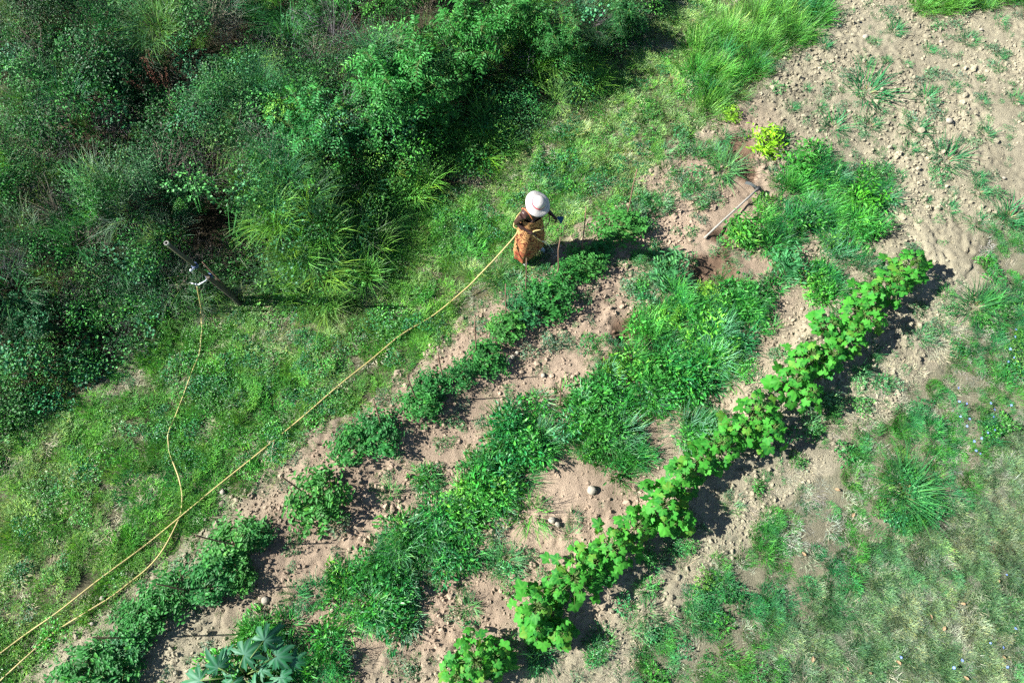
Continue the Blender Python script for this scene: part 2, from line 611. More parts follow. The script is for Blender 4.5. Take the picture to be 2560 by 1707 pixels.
def scatter(name, protos, P, rot, scl, tint, label, cat):
    n = len(P)
    me = bpy.data.meshes.new(name)
    me.vertices.add(n)
    me.vertices.foreach_set("co", np.asarray(P, np.float32).ravel())
    for nm, ty, key, arr in (("rot", "FLOAT_VECTOR", "vector", rot), ("scl", "FLOAT_VECTOR", "vector", scl), ("tint", "FLOAT_COLOR", "color", np.concatenate([tint, np.ones((n, 1))], 1))):
        a = me.attributes.new(nm, ty, "POINT")
        a.data.foreach_set(key, np.asarray(arr, np.float32).ravel())
    a = me.attributes.new("pick", "INT", "POINT")
    a.data.foreach_set("value", RNG.integers(0, len(protos), n).astype(np.int32))
    o = obj(name, me)
    ng = bpy.data.node_groups.new(name, "GeometryNodeTree")
    ng.interface.new_socket("Geometry", in_out="INPUT", socket_type="NodeSocketGeometry")
    ng.interface.new_socket("Geometry", in_out="OUTPUT", socket_type="NodeSocketGeometry")
    gi, go = ng.nodes.new("NodeGroupInput"), ng.nodes.new("NodeGroupOutput")
    ci = ng.nodes.new("GeometryNodeCollectionInfo")
    ci.inputs[0].default_value = collection_of(name + "_source", protos)
    ci.inputs[1].default_value = True
    ci.inputs[2].default_value = True
    ip = ng.nodes.new("GeometryNodeInstanceOnPoints")

    def named(nm, ty):
        k = ng.nodes.new("GeometryNodeInputNamedAttribute")
        k.data_type = ty
        k.inputs[0].default_value = nm
        return k.outputs[0]

    e = ng.nodes.new("FunctionNodeEulerToRotation")
    L = ng.links.new
    L(gi.outputs[0], ip.inputs["Points"])
    L(ci.outputs[0], ip.inputs["Instance"])
    ip.inputs["Pick Instance"].default_value = True
    L(named("pick", "INT"), ip.inputs["Instance Index"])
    L(named("rot", "FLOAT_VECTOR"), e.inputs[0])
    L(e.outputs[0], ip.inputs["Rotation"])
    L(named("scl", "FLOAT_VECTOR"), ip.inputs["Scale"])
    L(ip.outputs[0], go.inputs[0])
    o.modifiers.new("scatter", "NODES").node_group = ng
    tag(o, label, cat, kind="stuff")
    return o


def sample(zone, density, warp_a=.2, prob=None, rag=.12):
    """random ground points inside a zone (ragged edge), density per square metre"""
    zones = zone if isinstance(zone, list) else [zone]
    X, Y = [], []
    for Z in zones:
        lo, hi = Z.min(0) - .4, Z.max(0) + .4
        lo = np.maximum(lo, [-12, -1.8])
        hi = np.minimum(hi, [12, 13])
        if (hi <= lo).any():
            continue
        n = int(density * np.prod(hi - lo))
        x, y = RNG.uniform(lo[0], hi[0], n), RNG.uniform(lo[1], hi[1], n)
        wx, wy = warp(x, y, warp_a, rag)
        k = inside(Z, wx, wy)
        X.append(x[k])
        Y.append(y[k])
    x, y = np.concatenate(X), np.concatenate(Y)
    k = seg_dist(HOE_LINE, x, y) > .19
    x, y = x[k], y[k]
    if prob is not None:
        k = RNG.random(len(x)) < prob(x, y)
        x, y = x[k], y[k]
    return x, y


def rots(n, tilt=.15):
    return np.stack([RNG.normal(0, tilt, n), RNG.normal(0, tilt, n), RNG.uniform(0, 6.283, n)], 1)


def palette(cols, w, n, jit=.18, field=None):
    """pick plant colours; field (0..1) shifts the pick so that neighbours look alike"""
    cols = np.array(cols)
    cw = np.cumsum(np.array(w) / sum(w))
    u = RNG.random(n)
    if field is not None:
        u = np.clip(u * .45 + sm(.25, .75, field) * .55, 0, .999)
    c = cols[np.searchsorted(cw, u).clip(0, len(cols) - 1)]
    return c * (1 + RNG.normal(0, jit, (n, 1))).clip(.5, 1.6) * (1 + RNG.normal(0, .06, (n, 3))).clip(.7, 1.3)


def put(x, y, dz=0.0):
    return np.stack([x, y, ground_z(x, y) + dz], 1)


U = lambda a, b, n: RNG.uniform(a, b, n)
OVAL = np.array([(0, 0, 0), (.3, .42, .07), (.3, -.42, .07), (.3, 0, -.01), (.68, .36, .05), (.68, -.36, .05), (.68, 0, -.03), (1, 0, -.16)])
OVALF = [(0, 3, 1), (0, 2, 3), (1, 3, 6, 4), (3, 2, 5, 6), (4, 6, 7), (6, 5, 7)]
SLIM = np.array([(0, 0, 0), (.4, .5, .05), (.4, -.5, .05), (1, 0, -.15)])
SLIMF = [(0, 2, 3, 1)]


def rdir(n, up=.0, spread=1.0):
    v = RNG.normal(0, 1, (n, 3)) * [1, 1, spread]
    v[:, 2] += up
    return v / np.linalg.norm(v, axis=1, keepdims=True)


def tuft(nb, r, L, W, l0, l1, mat, name="tuft", seg=3):
    g = Geo()
    a = U(0, 6.283, nb)
    q = np.sqrt(RNG.random(nb)) * r
    P = np.stack([q * np.cos(a), q * np.sin(a), np.full(nb, -.01)], 1)
    g.blades(P, a + RNG.normal(0, .7, nb), U(*L, nb), U(*W, nb), U(*l0, nb), U(*l1, nb), RNG.random(nb), seg)
    return g.build(name, mat)


def leafy(nl, r, h, L, W, mat, T=SLIM, TF=SLIMF, stems=0, up=.6, name="leafy", shell=.55, depth=0.0, stem_a=.5):
    """a clump of many small leaves filling a dome, with stems below"""
    g = Geo()
    d = rdir(nl)
    d[:, 2] = np.abs(d[:, 2])
    rad = (shell + (1 - shell) * RNG.random(nl) ** .6)[:, None]
    lump = (1 + .3 * np.sin(3 * np.arctan2(d[:, 1], d[:, 0]) + RNG.random() * 6))[:, None]
    P = d * rad * lump * [r, r, h]
    D = d * [1, 1, .2] + rdir(nl) * .8
    Nn = d * .5 + rdir(nl) * .45 + [0, 0, up]
    Ll = U(*L, nl)
    g.leaves(P, D, Nn, Ll, Ll * U(*W, nl), T, TF, RNG.random(nl))
    for k in range(stems):
        e = P[RNG.integers(nl)]
        g.tube([(e[0] * .15, e[1] * .15, -.02 - depth), (e[0] * .5, e[1] * .5, e[2] * .6), tuple(e)], [.006, .004, .002], 3, stem_a, False)
    return g.build(name, mat)


# ---- soil clods
def clod_protos():
    out = []
    for i in range(5):
        bm = bmesh.new()
        bmesh.ops.create_icosphere(bm, subdivisions=2 if i < 2 else 1, radius=1)
        for v in bm.verts:
            v.co *= random.uniform(.6, 1.25)
            v.co.z *= .8
        me = bpy.data.meshes.new("clod")
        bm.to_mesh(me)
        bm.free()
        me.materials.append(M_CLOD)
        out.append(me)
    return out


def clods():
    def pr(x, y):
        wx, wy = warp(x, y, .15)
        n = sm(.3, .72, fbm(x, y, 1.4, 90))
        return .10 + .9 * n + .7 * np.exp(-(seg_dist(ROW1, x, y) / .4) ** 2) + np.exp(-(seg_dist(BERM, x, y) / .25) ** 2)

    x, y = sample(Z_GARDEN, 560, .1, pr)
    s = np.exp(RNG.normal(math.log(.0115), .6, len(x))).clip(.004, .055)
    t = soil_colour(x, y) * (1 + RNG.normal(.04, .1, (len(x), 1)))
    p = put(x, y)
    p[:, 2] += s * .08
    scatter("soil_clods", clod_protos(), p, rots(len(x), .8), s[:, None] * RNG.uniform(.75, 1.3, (len(x), 3)), t,
            "crumbly tan clods strewn over the dug garden soil", "soil clods")


clods()

# ---- mown grass strip, right-hand lawn, weeds
G1, G2, G3, STRAW, TEAL = (.06, .26, .04), (.125, .34, .06), (.23, .39, .14), (.36, .39, .25), (.035, .20, .07)
P_SHORT = [tuft(430, .17, (.03, .09), (.004, .0085), (.2, 1.1), (.8, 1.6), M_GRASS, "short_grass", 2) for _ in range(6)]
P_SPRIG = [tuft(60, .09, (.035, .10), (.004, .0085), (.1, .7), (.5, 1.4), M_GRASS, "grass_sprig", 2) for _ in range(4)]
P_THATCH = [tuft(130, .18, (.03, .11), (.003, .007), (1.1, 1.5), (1.3, 1.65), M_DRYI, "thatch") for _ in range(4)]
P_LONG = [tuft(130, .15, (.14, .34), (.005, .009), (.1, .5), (.8, 1.7), M_GRASS, "long_grass", 4) for _ in range(5)]
P_WIDE = [tuft(60, .12, (.10, .26), (.007, .014), (.2, .8), (1.0, 1.9), M_GRASS, "wide_grass", 4) for _ in range(5)]
P_CLOVER = [leafy(180, .13, .06, (.012, .024), (.7, 1.0), M_WEED, OVAL, OVALF, 0, .9, "clover") for _ in range(4)]
P_WEED = [leafy(230, .18, .13, (.022, .06), (.26, .5), M_WEED, OVAL, OVALF, 5, .5, "weed") for _ in range(6)]


def grass_strip():
    bare = lambda x, y: 1 - .85 * np.max([np.exp(-(np.hypot(x - q.x, y - q.y) / r) ** 2) for q, r in BARE], axis=0) * sm(.35, .55, fbm(x, y, 3, 106))
    pr = lambda x, y: bare(x, y) * (.55 + .45 * sm(.25, .45, fbm(x, y, 1.2, 100))) * (.5 + .5 * sm(.3, .55, fbm(x, y, 4.5, 103)))
    x, y = sample(Z_GRASS, 50, .12, pr, .25)
    n = len(x)
    f = fbm(x, y, .9, 110)
    bright = np.clip((x + 1.5) / 5, 0, 1)
    t = palette([TEAL, G1, G1, G2, G3, STRAW], [.7, 1.3, 1.0, 3.2, 3.2, 1.3], n, .25, np.clip(f * .85 + bright * .24, 0, 1))
    s = RNG.uniform(.8, 1.35, (n, 1)) * (.7 + .7 * fbm(x, y, 2, 120))[:, None] * np.ones((1, 3))
    scatter("short_grass", P_SHORT, put(x, y), rots(n), s, t, "short green grass between the thicket and the garden rows", "grass")
    x, y = sample(Z_GRASS, 34, .12, lambda x, y: .35 + .65 * sm(.5, .7, fbm(x, y, 1.2, 104)) + (1 - bare(x, y)))
    n = len(x)
    t = palette([(.33, .33, .23), (.27, .25, .17), (.38, .37, .27)], [1, 1, 1], n)
    scatter("dry_thatch", P_THATCH, put(x, y, .005), rots(n, .1), RNG.uniform(.8, 1.3, (n, 1)) * np.ones((1, 3)), t, "pale dead grass lying between the green blades", "dry grass")
    x, y = sample(Z_GRASS, 34, .2, lambda x, y: sm(.4, .62, fbm(x, y, 1.5, 130)) * .8 * (1 - .6 * sm(-3, 1, x)))
    n = len(x)
    scatter("clover", P_CLOVER, put(x, y, .02), rots(n), RNG.uniform(.8, 1.5, (n, 1)) * np.ones((1, 3)), palette([TEAL, G1, (.06, .22, .04)], [1, 1, 1], n),
            "low round-leaved clover patches in the short grass", "clover")


grass_strip()


def tall_grass():
    x, y = sample([Z_TALL, Z_CORNER], 27, .2)
    n = len(x)
    t = palette([TEAL, G1, G2, (.11, .33, .06), G3], [2, 3, 3, 2, .8], n, .2, fbm(x, y, 1.2, 140))
    scatter("tall_grass", P_LONG + P_WIDE[:2], put(x, y), rots(n, .2), RNG.uniform(.8, 1.5, (n, 1)) * np.ones((1, 3)), t,
            "lush long bright green grass along the edge of the dug field", "long grass")


tall_grass()


def right_lawn():
    # green clumps along its inner edge, dry grey-green turf further out
    dry = lambda x, y: inside(Z_DRY, *warp(x, y, .5)).astype(float)

    def strip(x, y):
        wx, wy = warp(x, y, .3, .4)
        return np.any([inside(q, wx, wy) for q in Z_STRIPS], axis=0).astype(float)

    def pr(x, y):
        d = dry(x, y)
        return d * (.8 + .2 * sm(.3, .6, fbm(x, y, 2.2, 150))) + (1 - d) * (.13 + .87 * strip(x, y) * (.35 + .65 * sm(.36, .54, fbm(x, y, 2.4, 155))))

    x, y = sample(Z_LAWN, 95, .25, lambda x, y: pr(x, y) * np.where(dry(x, y) > .5, 1, .68), .3)
    n = len(x)
    d = dry(x, y)
    f = fbm(x, y, 1.1, 160)
    tg = palette([TEAL, TEAL, G1, (.05, .22, .06), G2], [2, 2, 2, 1.5, .6], n, .2, f)
    td = palette([(.06, .19, .075), (.10, .22, .10), (.15, .25, .13), (.22, .29, .18), (.29, .33, .23)], [2, 2.2, 2, 1.5, .9], n, .22, fbm(x, y, 2.5, 165))
    t = np.where(d[:, None] > .5, td, tg)
    s = RNG.uniform(.7, 1.2, (n, 1)) * np.where(d > .5, .85, .9)[:, None] * np.ones((1, 3))
    scatter("lawn_grass", P_SHORT, put(x, y), rots(n), s, t, "grey-green dry turf with greener clumps along the path", "grass")
    x, y = sample(Z_LAWN, 40, .25, lambda x, y: .35 + .5 * dry(x, y) * sm(.4, .65, fbm(x, y, 2, 170)))
    n = len(x)
    t = palette([(.30, .31, .24), (.25, .26, .19), (.35, .36, .29)], [1, 1, 1], n, .12)
    scatter("lawn_thatch", P_THATCH, put(x, y, .004), rots(n, .1), RNG.uniform(.7, 1.2, (n, 1)) * np.ones((1, 3)), t, "bleached dead grass in the right-hand lawn", "dry grass")
    x, y = sample(Z_LAWN, 22, .25, lambda x, y: (1 - dry(x, y)) * strip(x, y) * sm(.36, .54, fbm(x, y, 2.4, 155)), .3)
    n = len(x)
    t = palette([TEAL, (.04, .24, .05), G1, G2], [2, 2, 1.5, .7], n)
    scatter("lawn_weeds", P_WEED[:3] + P_WIDE[:2], put(x, y), rots(n, .2), RNG.uniform(.5, .95, (n, 1)) * np.ones((1, 3)), t, "green leafy weeds creeping from the lawn edge", "weeds")
    x, y = sample(Z_CORNER, 60)


right_lawn()


def garden_weeds():
    pal = [(.02, .18, .05), (.04, .24, .045), (.065, .30, .045), (.12, .36, .05), (.05, .26, .11)]
    def pr(x, y):
        up = inside(Z_W2, x, y)
        n_ = fbm(x, y, 2.2, 180)
        return np.where(up, .04 + .8 * sm(.44, .58, n_), .18 + .78 * sm(.34, .5, n_))

    x, y = sample([Z_W1, Z_W2], 22, .38, pr, .8)
    n = len(x)
    hgt = (.7 + .9 * fbm(x, y, 1.6, 185))[:, None]
    s = RNG.uniform(.7, 1.3, (n, 1)) * hgt * np.ones((1, 3))
    scatter("row_weeds", P_WEED, put(x, y), rots(n, .25), s * 1.1, palette(pal, [2, 3, 3, 1.6, 1.5], n, .2, fbm(x, y, 1.4, 186)), "dense leafy green weeds overgrowing the middle rows", "weeds")
    x, y = sample([Z_W1, Z_W2], 66, .4, lambda x, y: .12 + .88 * pr(x, y), .9)
    n = len(x)
    scatter("row_grass", P_WIDE + P_LONG[:2], put(x, y), rots(n, .3), RNG.uniform(.7, 1.35, (n, 1)) * np.ones((1, 3)),
            palette([(.025, .20, .06), (.045, .28, .055), (.085, .36, .07), (.15, .38, .22)], [2, 3, 2.2, 1.3], n, .2), "coarse green grass blades among the row weeds", "grass")
    # thinner growth beside the rows
    prt = lambda x, y: .08 + .92 * sm(.36, .58, fbm(x, y, 2.6, 190))
    x, y = sample(Z_W3, 75, .35, prt, .5)
    n = len(x)
    scatter("side_weeds", P_WIDE + P_WEED[:2] + P_SPRIG, put(x, y), rots(n, .25), RNG.uniform(.5, .95, (n, 1)) * np.ones((1, 3)),
            palette([(.04, .21, .07), (.065, .26, .06), (.10, .29, .11), (.15, .30, .17)], [2, 2, 1.5, 1], n, .2), "thin green weeds and grass beside the vegetable rows", "weeds")
    x, y = sample(Z_GARDEN, 34, .1, lambda x, y: .12 + .88 * sm(.48, .64, fbm(x, y, 1.8, 195)))
    n = len(x)
    scatter("sprouting_weeds", P_SPRIG + P_WEED[:1] + P_CLOVER[:2], put(x, y), rots(n, .2), RNG.uniform(.35, .85, (n, 1)) * np.ones((1, 3)),
            palette([(.10, .22, .12), (.07, .22, .08), (.14, .25, .16)], [2, 2, 1], n, .2), "tiny weeds sprouting on the bare soil", "weeds")
    # straw litter on the trodden path
    path = poly([(1330, 1640), (1420, 1500), (1560, 1370), (1700, 1240), (1840, 1110), (1960, 1010), (2080, 890), (2200, 780), (2260, 700), (2200, 640), (2120, 740), (1980, 900), (1850, 1040), (1700, 1180), (1500, 1390), (1300, 1560)])
    x, y = sample(path, 95, .3, lambda x, y: .25 + .75 * sm(.35, .6, fbm(x, y, 1.7, 198)))
    n = len(x)
    scatter("path_straw", P_THATCH, put(x, y, .003), rots(n, .06), RNG.uniform(.6, 1.2, (n, 1)) * np.ones((1, 3)), palette([(.34, .31, .23), (.28, .26, .19), (.40, .37, .28)], [1, 1, 1], n, .12),
            "pale straw trodden into the bare path beside the lawn", "straw")
    path2 = poly(GARDEN_EDGE[4:] + [(60, 1660), (180, 1490), (420, 1280), (620, 1110), (860, 960), (1110, 740), (1290, 600), (1460, 500), (1600, 380)])
    x, y = sample(path2, 150, .3, lambda x, y: sm(.4, .62, fbm(x, y, 2.2, 199)))
    n = len(x)
    scatter("edge_grass", P_SPRIG, put(x, y), rots(n), RNG.uniform(.5, .9, (n, 1)) * np.ones((1, 3)), palette([TEAL, G1, G3, (.12, .24, .14)], [2, 2, 1, 1], n),
            "thin grass fraying into the bare edge of the first row", "grass")


garden_weeds()

# ------------------------------------------------------------------ the thicket
def thicket_h(x, y):
    d = seg_dist(poly(EDGE), x, y)
    n = fbm(x, y, .55, 200, 4)
    return (.08 + 1.15 * sm(.28, .72, n)) * sm(-.1, 1.1, d) + .05


def thicket():
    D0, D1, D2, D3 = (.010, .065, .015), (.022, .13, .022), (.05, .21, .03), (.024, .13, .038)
    P_BR = [leafy(800, .42, .32, (.02, .046), (.5, .8), M_BUSH, OVAL, OVALF, 6, .5, "bramble", .5, .6) for _ in range(6)]
    P_FINE = [leafy(900, .42, .38, (.014, .036), (.3, .55), M_BUSH, SLIM, SLIMF, 6, .3, "fine_weed", .35, .6) for _ in range(5)]
    P_PALE = [leafy(150, .34, .2, (.032, .06), (.65, .95), M_BUSH, OVAL, OVALF, 4, .8, "broad_leaf", .6, .6) for _ in range(4)]
    P_ARCH = [tuft(130, .22, (.3, .7), (.004, .009), (.1, .7), (1.1, 2.0), M_GRASS, "arching_grass", 4) for _ in range(5)]

    def dead():
        g = Geo()
        for k in range(48):
            a, L, t = random.random() * 6.283, random.uniform(.2, .6), random.uniform(.1, 1.3)
            p = Vector((math.cos(a) * .2 * random.random(), math.sin(a) * .2 * random.random(), -.3))
            q = p + Vector((math.cos(a) * math.sin(t), math.sin(a) * math.sin(t), math.cos(t))) * L
            q2 = q + Vector((random.gauss(0, .1), random.gauss(0, .1), random.gauss(.06, .08)))
            g.tube([p, q, q2], [.004, .003, .0015], 3, random.random(), False)
            m = 14
            g.leaves(np.array(q2) + RNG.normal(0, .045, (m, 3)), rdir(m), rdir(m, .4), U(.008, .02, m), U(.008, .014, m), SLIM, SLIMF, RNG.random(m))
        return g.build("dead_stalks", M_DRYI)

    P_DEAD = [dead() for _ in range(4)]

    def lift(x, y, lo, hi):
        return put(x, y) + np.stack([0 * x, 0 * x, thicket_h(x, y) * RNG.uniform(lo, hi, len(x))], 1)

    hole = lambda x, y: .04 + .96 * sm(.38, .5, fbm(x, y, 1.3, 210))
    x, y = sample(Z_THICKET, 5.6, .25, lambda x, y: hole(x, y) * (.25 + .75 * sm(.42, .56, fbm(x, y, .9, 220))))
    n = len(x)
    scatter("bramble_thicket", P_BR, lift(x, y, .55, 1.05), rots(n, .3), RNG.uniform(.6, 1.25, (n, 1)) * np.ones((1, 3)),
            palette([D0, D1, D3, D2, (.095, .26, .04)], [2.4, 3, 1.6, 2, 1.5], n, .28, np.clip(fbm(x, y, .8, 221) + np.clip((x + 4.5) / 9, -.38, .22), 0, 1)), "dark tangled bramble thicket filling the upper left", "thicket")  # x term paints the upper-left shade into the leaf tint: darker leftwards
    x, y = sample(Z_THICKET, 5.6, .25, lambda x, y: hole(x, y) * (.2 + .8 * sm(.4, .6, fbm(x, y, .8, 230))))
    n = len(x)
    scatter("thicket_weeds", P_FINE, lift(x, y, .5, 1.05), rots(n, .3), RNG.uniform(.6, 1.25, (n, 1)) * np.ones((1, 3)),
            palette([D0, D1, D3, (.045, .15, .055), (.10, .24, .05)], [2, 2, 2, 2, 1.4], n, .28, np.clip(fbm(x, y, .7, 231) + np.clip((x + 4.5) / 9, -.38, .22), 0, 1)), "fine-leaved dark green weeds tangled in the thicket", "weeds")  # same left-to-right grade, shade of the far left put into the colour
    x, y = sample(Z_THICKET, 3, .2, lambda x, y: sm(.47, .6, fbm(x, y, 1.0, 240)))
    n = len(x)
    scatter("broad_leaved_weeds", P_PALE, lift(x, y, .7, 1.1), rots(n, .3), RNG.uniform(.5, 1.1, (n, 1)) * np.ones((1, 3)),
            palette([(.035, .18, .07), (.06, .23, .11), (.07, .25, .06)], [1, 1, 1], n, .2), "broad pale-green leaves showing between the brambles", "weeds")
    x, y = sample(Z_THICKET, 7.5, .2, lambda x, y: sm(.4, .56, fbm(x, y, .9, 250)))
    n = len(x)
    scatter("thicket_grass", P_ARCH, lift(x, y, .3, .9), rots(n, .4), RNG.uniform(.6, 1.2, (n, 1)) * np.ones((1, 3)),
            palette([(.03, .15, .065), (.05, .22, .07), (.11, .29, .07), (.15, .25, .16)], [2, 2, 1.2, 1.2], n, .2), "thin grass arching out of the thicket", "grass")
    x, y = sample(Z_THICKET, 4, .2, lambda x, y: sm(.5, .62, fbm(x, y, .8, 260)))
    n = len(x)
    scatter("dead_stalks", P_DEAD, lift(x, y, .5, 1.0), rots(n, .5), RNG.uniform(.6, 1.1, (n, 1)) * np.ones((1, 3)),
            palette([(.14, .11, .09), (.22, .19, .155), (.11, .10, .10), (.18, .17, .16)], [1, 1, 1, 1], n, .2), "grey-brown dead stalks and seed heads in the thicket", "dead stalks")
    lights = [poly(q) for q in ([(600, 480), (700, 450), (800, 440), (870, 440), (940, 430), (1000, 440), (900, 510), (870, 580), (830, 650), (760, 700), (680, 710), (640, 640), (600, 560)],
                                [(1050, 320), (1090, 280), (1160, 290), (1180, 350), (1100, 400)], [(1150, 150), (1180, 60), (1270, 60), (1300, 150), (1230, 220)],
                                [(1290, 180), (1330, 130), (1390, 150), (1390, 210), (1310, 240)], [(880, 480), (930, 400), (1030, 410), (1010, 470)])]
    x, y = sample(lights, 17, .25, None, .3)
    n = len(x)
    P_LIGHT = [tuft(105, .2, (.3, .7), (.007, .014), (.1, .8), (1.0, 2.1), M_GRASS, "light_grass", 4) for _ in range(4)]
    scatter("light_grass", P_LIGHT, lift(x, y, .35, .95), rots(n, .35), RNG.uniform(.55, 1.0, (n, 1)) * np.ones((1, 3)),
            palette([(.09, .28, .045), (.13, .35, .055), (.20, .42, .08), (.10, .31, .08)], [2, 2, 1.2, 1], n, .2), "light yellow-green grass drooping out of the thicket edge", "grass")
    # livelier growth near the grass edge
    edge = lambda x, y: (1 - sm(.5, 1.6, seg_dist(poly(EDGE), x, y)))
    x, y = sample(Z_THICKET, 9, .25, edge)
    n = len(x)
    scatter("edge_brambles", P_BR[:3] + P_WEED[:3] + P_FINE[:1], lift(x, y, .2, .8), rots(n, .3), RNG.uniform(.5, 1.0, (n, 1)) * np.ones((1, 3)),
            palette([D1, D2, (.065, .24, .04), (.11, .29, .045)], [1.6, 2, 2, 1.4], n, .22, fbm(x, y, 1, 270)), "green bramble growth along the edge of the thicket", "thicket")


thicket()

# ------------------------------------------------------------------ countable plants: each one a thing with its parts
ORD = ("first", "second", "third", "fourth", "fifth", "sixth", "seventh", "eighth", "ninth", "tenth", "eleventh", "twelfth", "thirteenth",
       "fourteenth", "fifteenth", "sixteenth", "seventeenth", "eighteenth", "nineteenth", "twentieth", "twenty-first", "twenty-second",
       "twenty-third", "twenty-fourth", "twenty-fifth", "twenty-sixth", "twenty-seventh", "twenty-eighth", "twenty-ninth", "thirtieth")


def stems_mesh(n, r, h, rad=.008, mat=None, name="stem"):
    g = Geo()
    for k in range(n):
        a, q = random.random() * 6.283, random.uniform(.3, .9) * r
        b = Vector((random.gauss(0, .02), random.gauss(0, .02), -.03))
        e = Vector((math.cos(a) * q, math.sin(a) * q, h * random.uniform(.6, .95)))
        g.tube([b, b.lerp(e, .5) + Vector((0, 0, h * .12)), e], [rad, rad * .7, rad * .35], 5)
    return g.build(name, mat or M_STEM, True)


def compound_bush(r, h, nsprig, leaf, mat, name="foliage", W=(.45, .65)):
    """bush of sprigs, each sprig with leaflets: reads as a potato- or bean-like plant"""
    g = Geo()
    for k in range(nsprig):
        d = rdir(1)[0]
        d[2] = abs(d[2])
        c = d * [r, r, h] * (.45 + .55 * random.random() ** .5)
        out = np.array([d[0], d[1], .25 + .3 * random.random()])
        m = random.randint(5, 8)
        t = np.linspace(-.5, .5, m)
        side = np.cross(out, [0, 0, 1.0])
        side /= np.linalg.norm(side) + 1e-9
        c = c * (1 + random.gauss(0, .16))
        P = c + out[None] * t[:, None] * leaf * 2.6
        sg = np.where(np.arange(m) % 2, 1, -1)[:, None]
        D = out[None] * .6 + side[None] * sg + RNG.normal(0, .25, (m, 3))
        Nn = np.array([0, 0, 1.0]) + d * .4 + RNG.normal(0, .3, (m, 3))
        L = leaf * U(.75, 1.3, m)
        g.leaves(P, D, Nn, L, L * U(*W, m), OVAL, OVALF, np.clip(random.random() * .7 + U(0, .3, m), 0, 1))
    return g.build(name, mat)


ROW1_FOL = [compound_bush(.5, .58, 120, .092, M_LEAF) for _ in range(5)]       # unit bushes, scaled per plant
ROW1_STEM = [stems_mesh(7, .45, .6, .014) for _ in range(3)]
ROW1_PLANTS = [(218, 1678, 68), (292, 1684, 55), (308, 1606, 42), (345, 1553, 52), (399, 1501, 56), (526, 1441, 58), (600, 1446, 36), (580, 1365, 66), (640, 1338, 40), 
               (791, 1247, 56), (875, 1108, 46), (944, 1084, 50), (1056, 1006, 50), (1080, 960, 32),  (1154, 934, 40), (1216, 894, 42), (1267, 816, 42), (1306, 775, 38),
               (1345, 735, 44), (1376, 748, 46), (1421, 680, 42), (1464, 650, 50), (1500, 622, 34), (1551, 564, 52)]
for i, (x, y, r) in enumerate(ROW1_PLANTS):
    p = at(x, y, .22)
    p.z = gz(p.x, p.y)
    s = r / 165.0 / .5 * random.uniform(.85, 1.02) * (.82 if i < 9 else 1)
    t = empty("bushy_vegetable_plant", p, random.random() * 6.28, s)
    t.scale = (s * random.uniform(.9, 1.35), s * random.uniform(.9, 1.25), s * random.uniform(.75, 1.15))
    c = random.choice([(.032, .18, .042), (.04, .20, .04), (.06, .23, .045), (.03, .16, .055)])
    f = obj("foliage", ROW1_FOL[i % 5], t, color=c)
    f["kind"] = "stuff"
    obj("stem", ROW1_STEM[i % 3], t)
    tag(t, "dark green bushy vegetable plant, %s from the bottom left in the staked row" % ORD[i], "plant", "bushy plants of the staked row")


def lobed_leaf(lobes, valley, mat, teeth=0.0, droop=.22, name="leaf", spread=22):
    """palmate leaf, petiole at the origin, unit length; lobes = (angle, radius, half width)"""
    V, F, A, VE = [(0, 0, 0)], [], [.5], [1.0]
    pts = []
    for k, (a, r) in enumerate(lobes):
        a0 = a
        sp = spread
        for da, q, ve in ((-sp, .80, 0), (-sp * .5, .97, .1), (0, 1.0, .55), (sp * .5, .97, .1), (sp, .80, 0)):
            pts.append((a0 + da, r * q * (1 + teeth * random.uniform(-.25, .12)), ve))
        if k < len(lobes) - 1:
            b = lobes[k + 1]
            pts.append(((a + b[0]) / 2, valley * (r + b[1]) / 2, 0))
    ring = []
    for a, r, ve in pts:
        ph = math.radians(a)
        z = -droop * r * r + .05 * (1 if ve < .3 else 0) * r + random.uniform(-.03, .03)
        V.append((r * math.cos(ph), r * math.sin(ph), z))
        A.append(.5 + random.uniform(-.2, .2))
        VE.append(ve)
    mid = len(V)
    for a, r, ve in pts:       # a second ring half way out keeps the blade curved
        ph = math.radians(a)
        q = r * .55
        V.append((q * math.cos(ph), q * math.sin(ph), -droop * q * q + (.045 if ve < .3 else -.01) * q + .01))
        A.append(.5)
        VE.append(min(1, ve * 1.5))
    n = len(pts)
    for k in range(n - 1):
        F.append((0, mid + k, mid + k + 1))
        F.append((mid + k, 1 + k, 2 + k, mid + k + 1))
    return mesh(name, V, F, mat, True, {"lr": np.clip(A, 0, 1), "vein": VE})


LOBED = [lobed_leaf([(-112, .62), (-58, .86), (0, 1.0), (58, .86), (112, .62)], random.uniform(.62, .8), M_LOBED, .45, random.uniform(.1, .4)) for _ in range(9)]


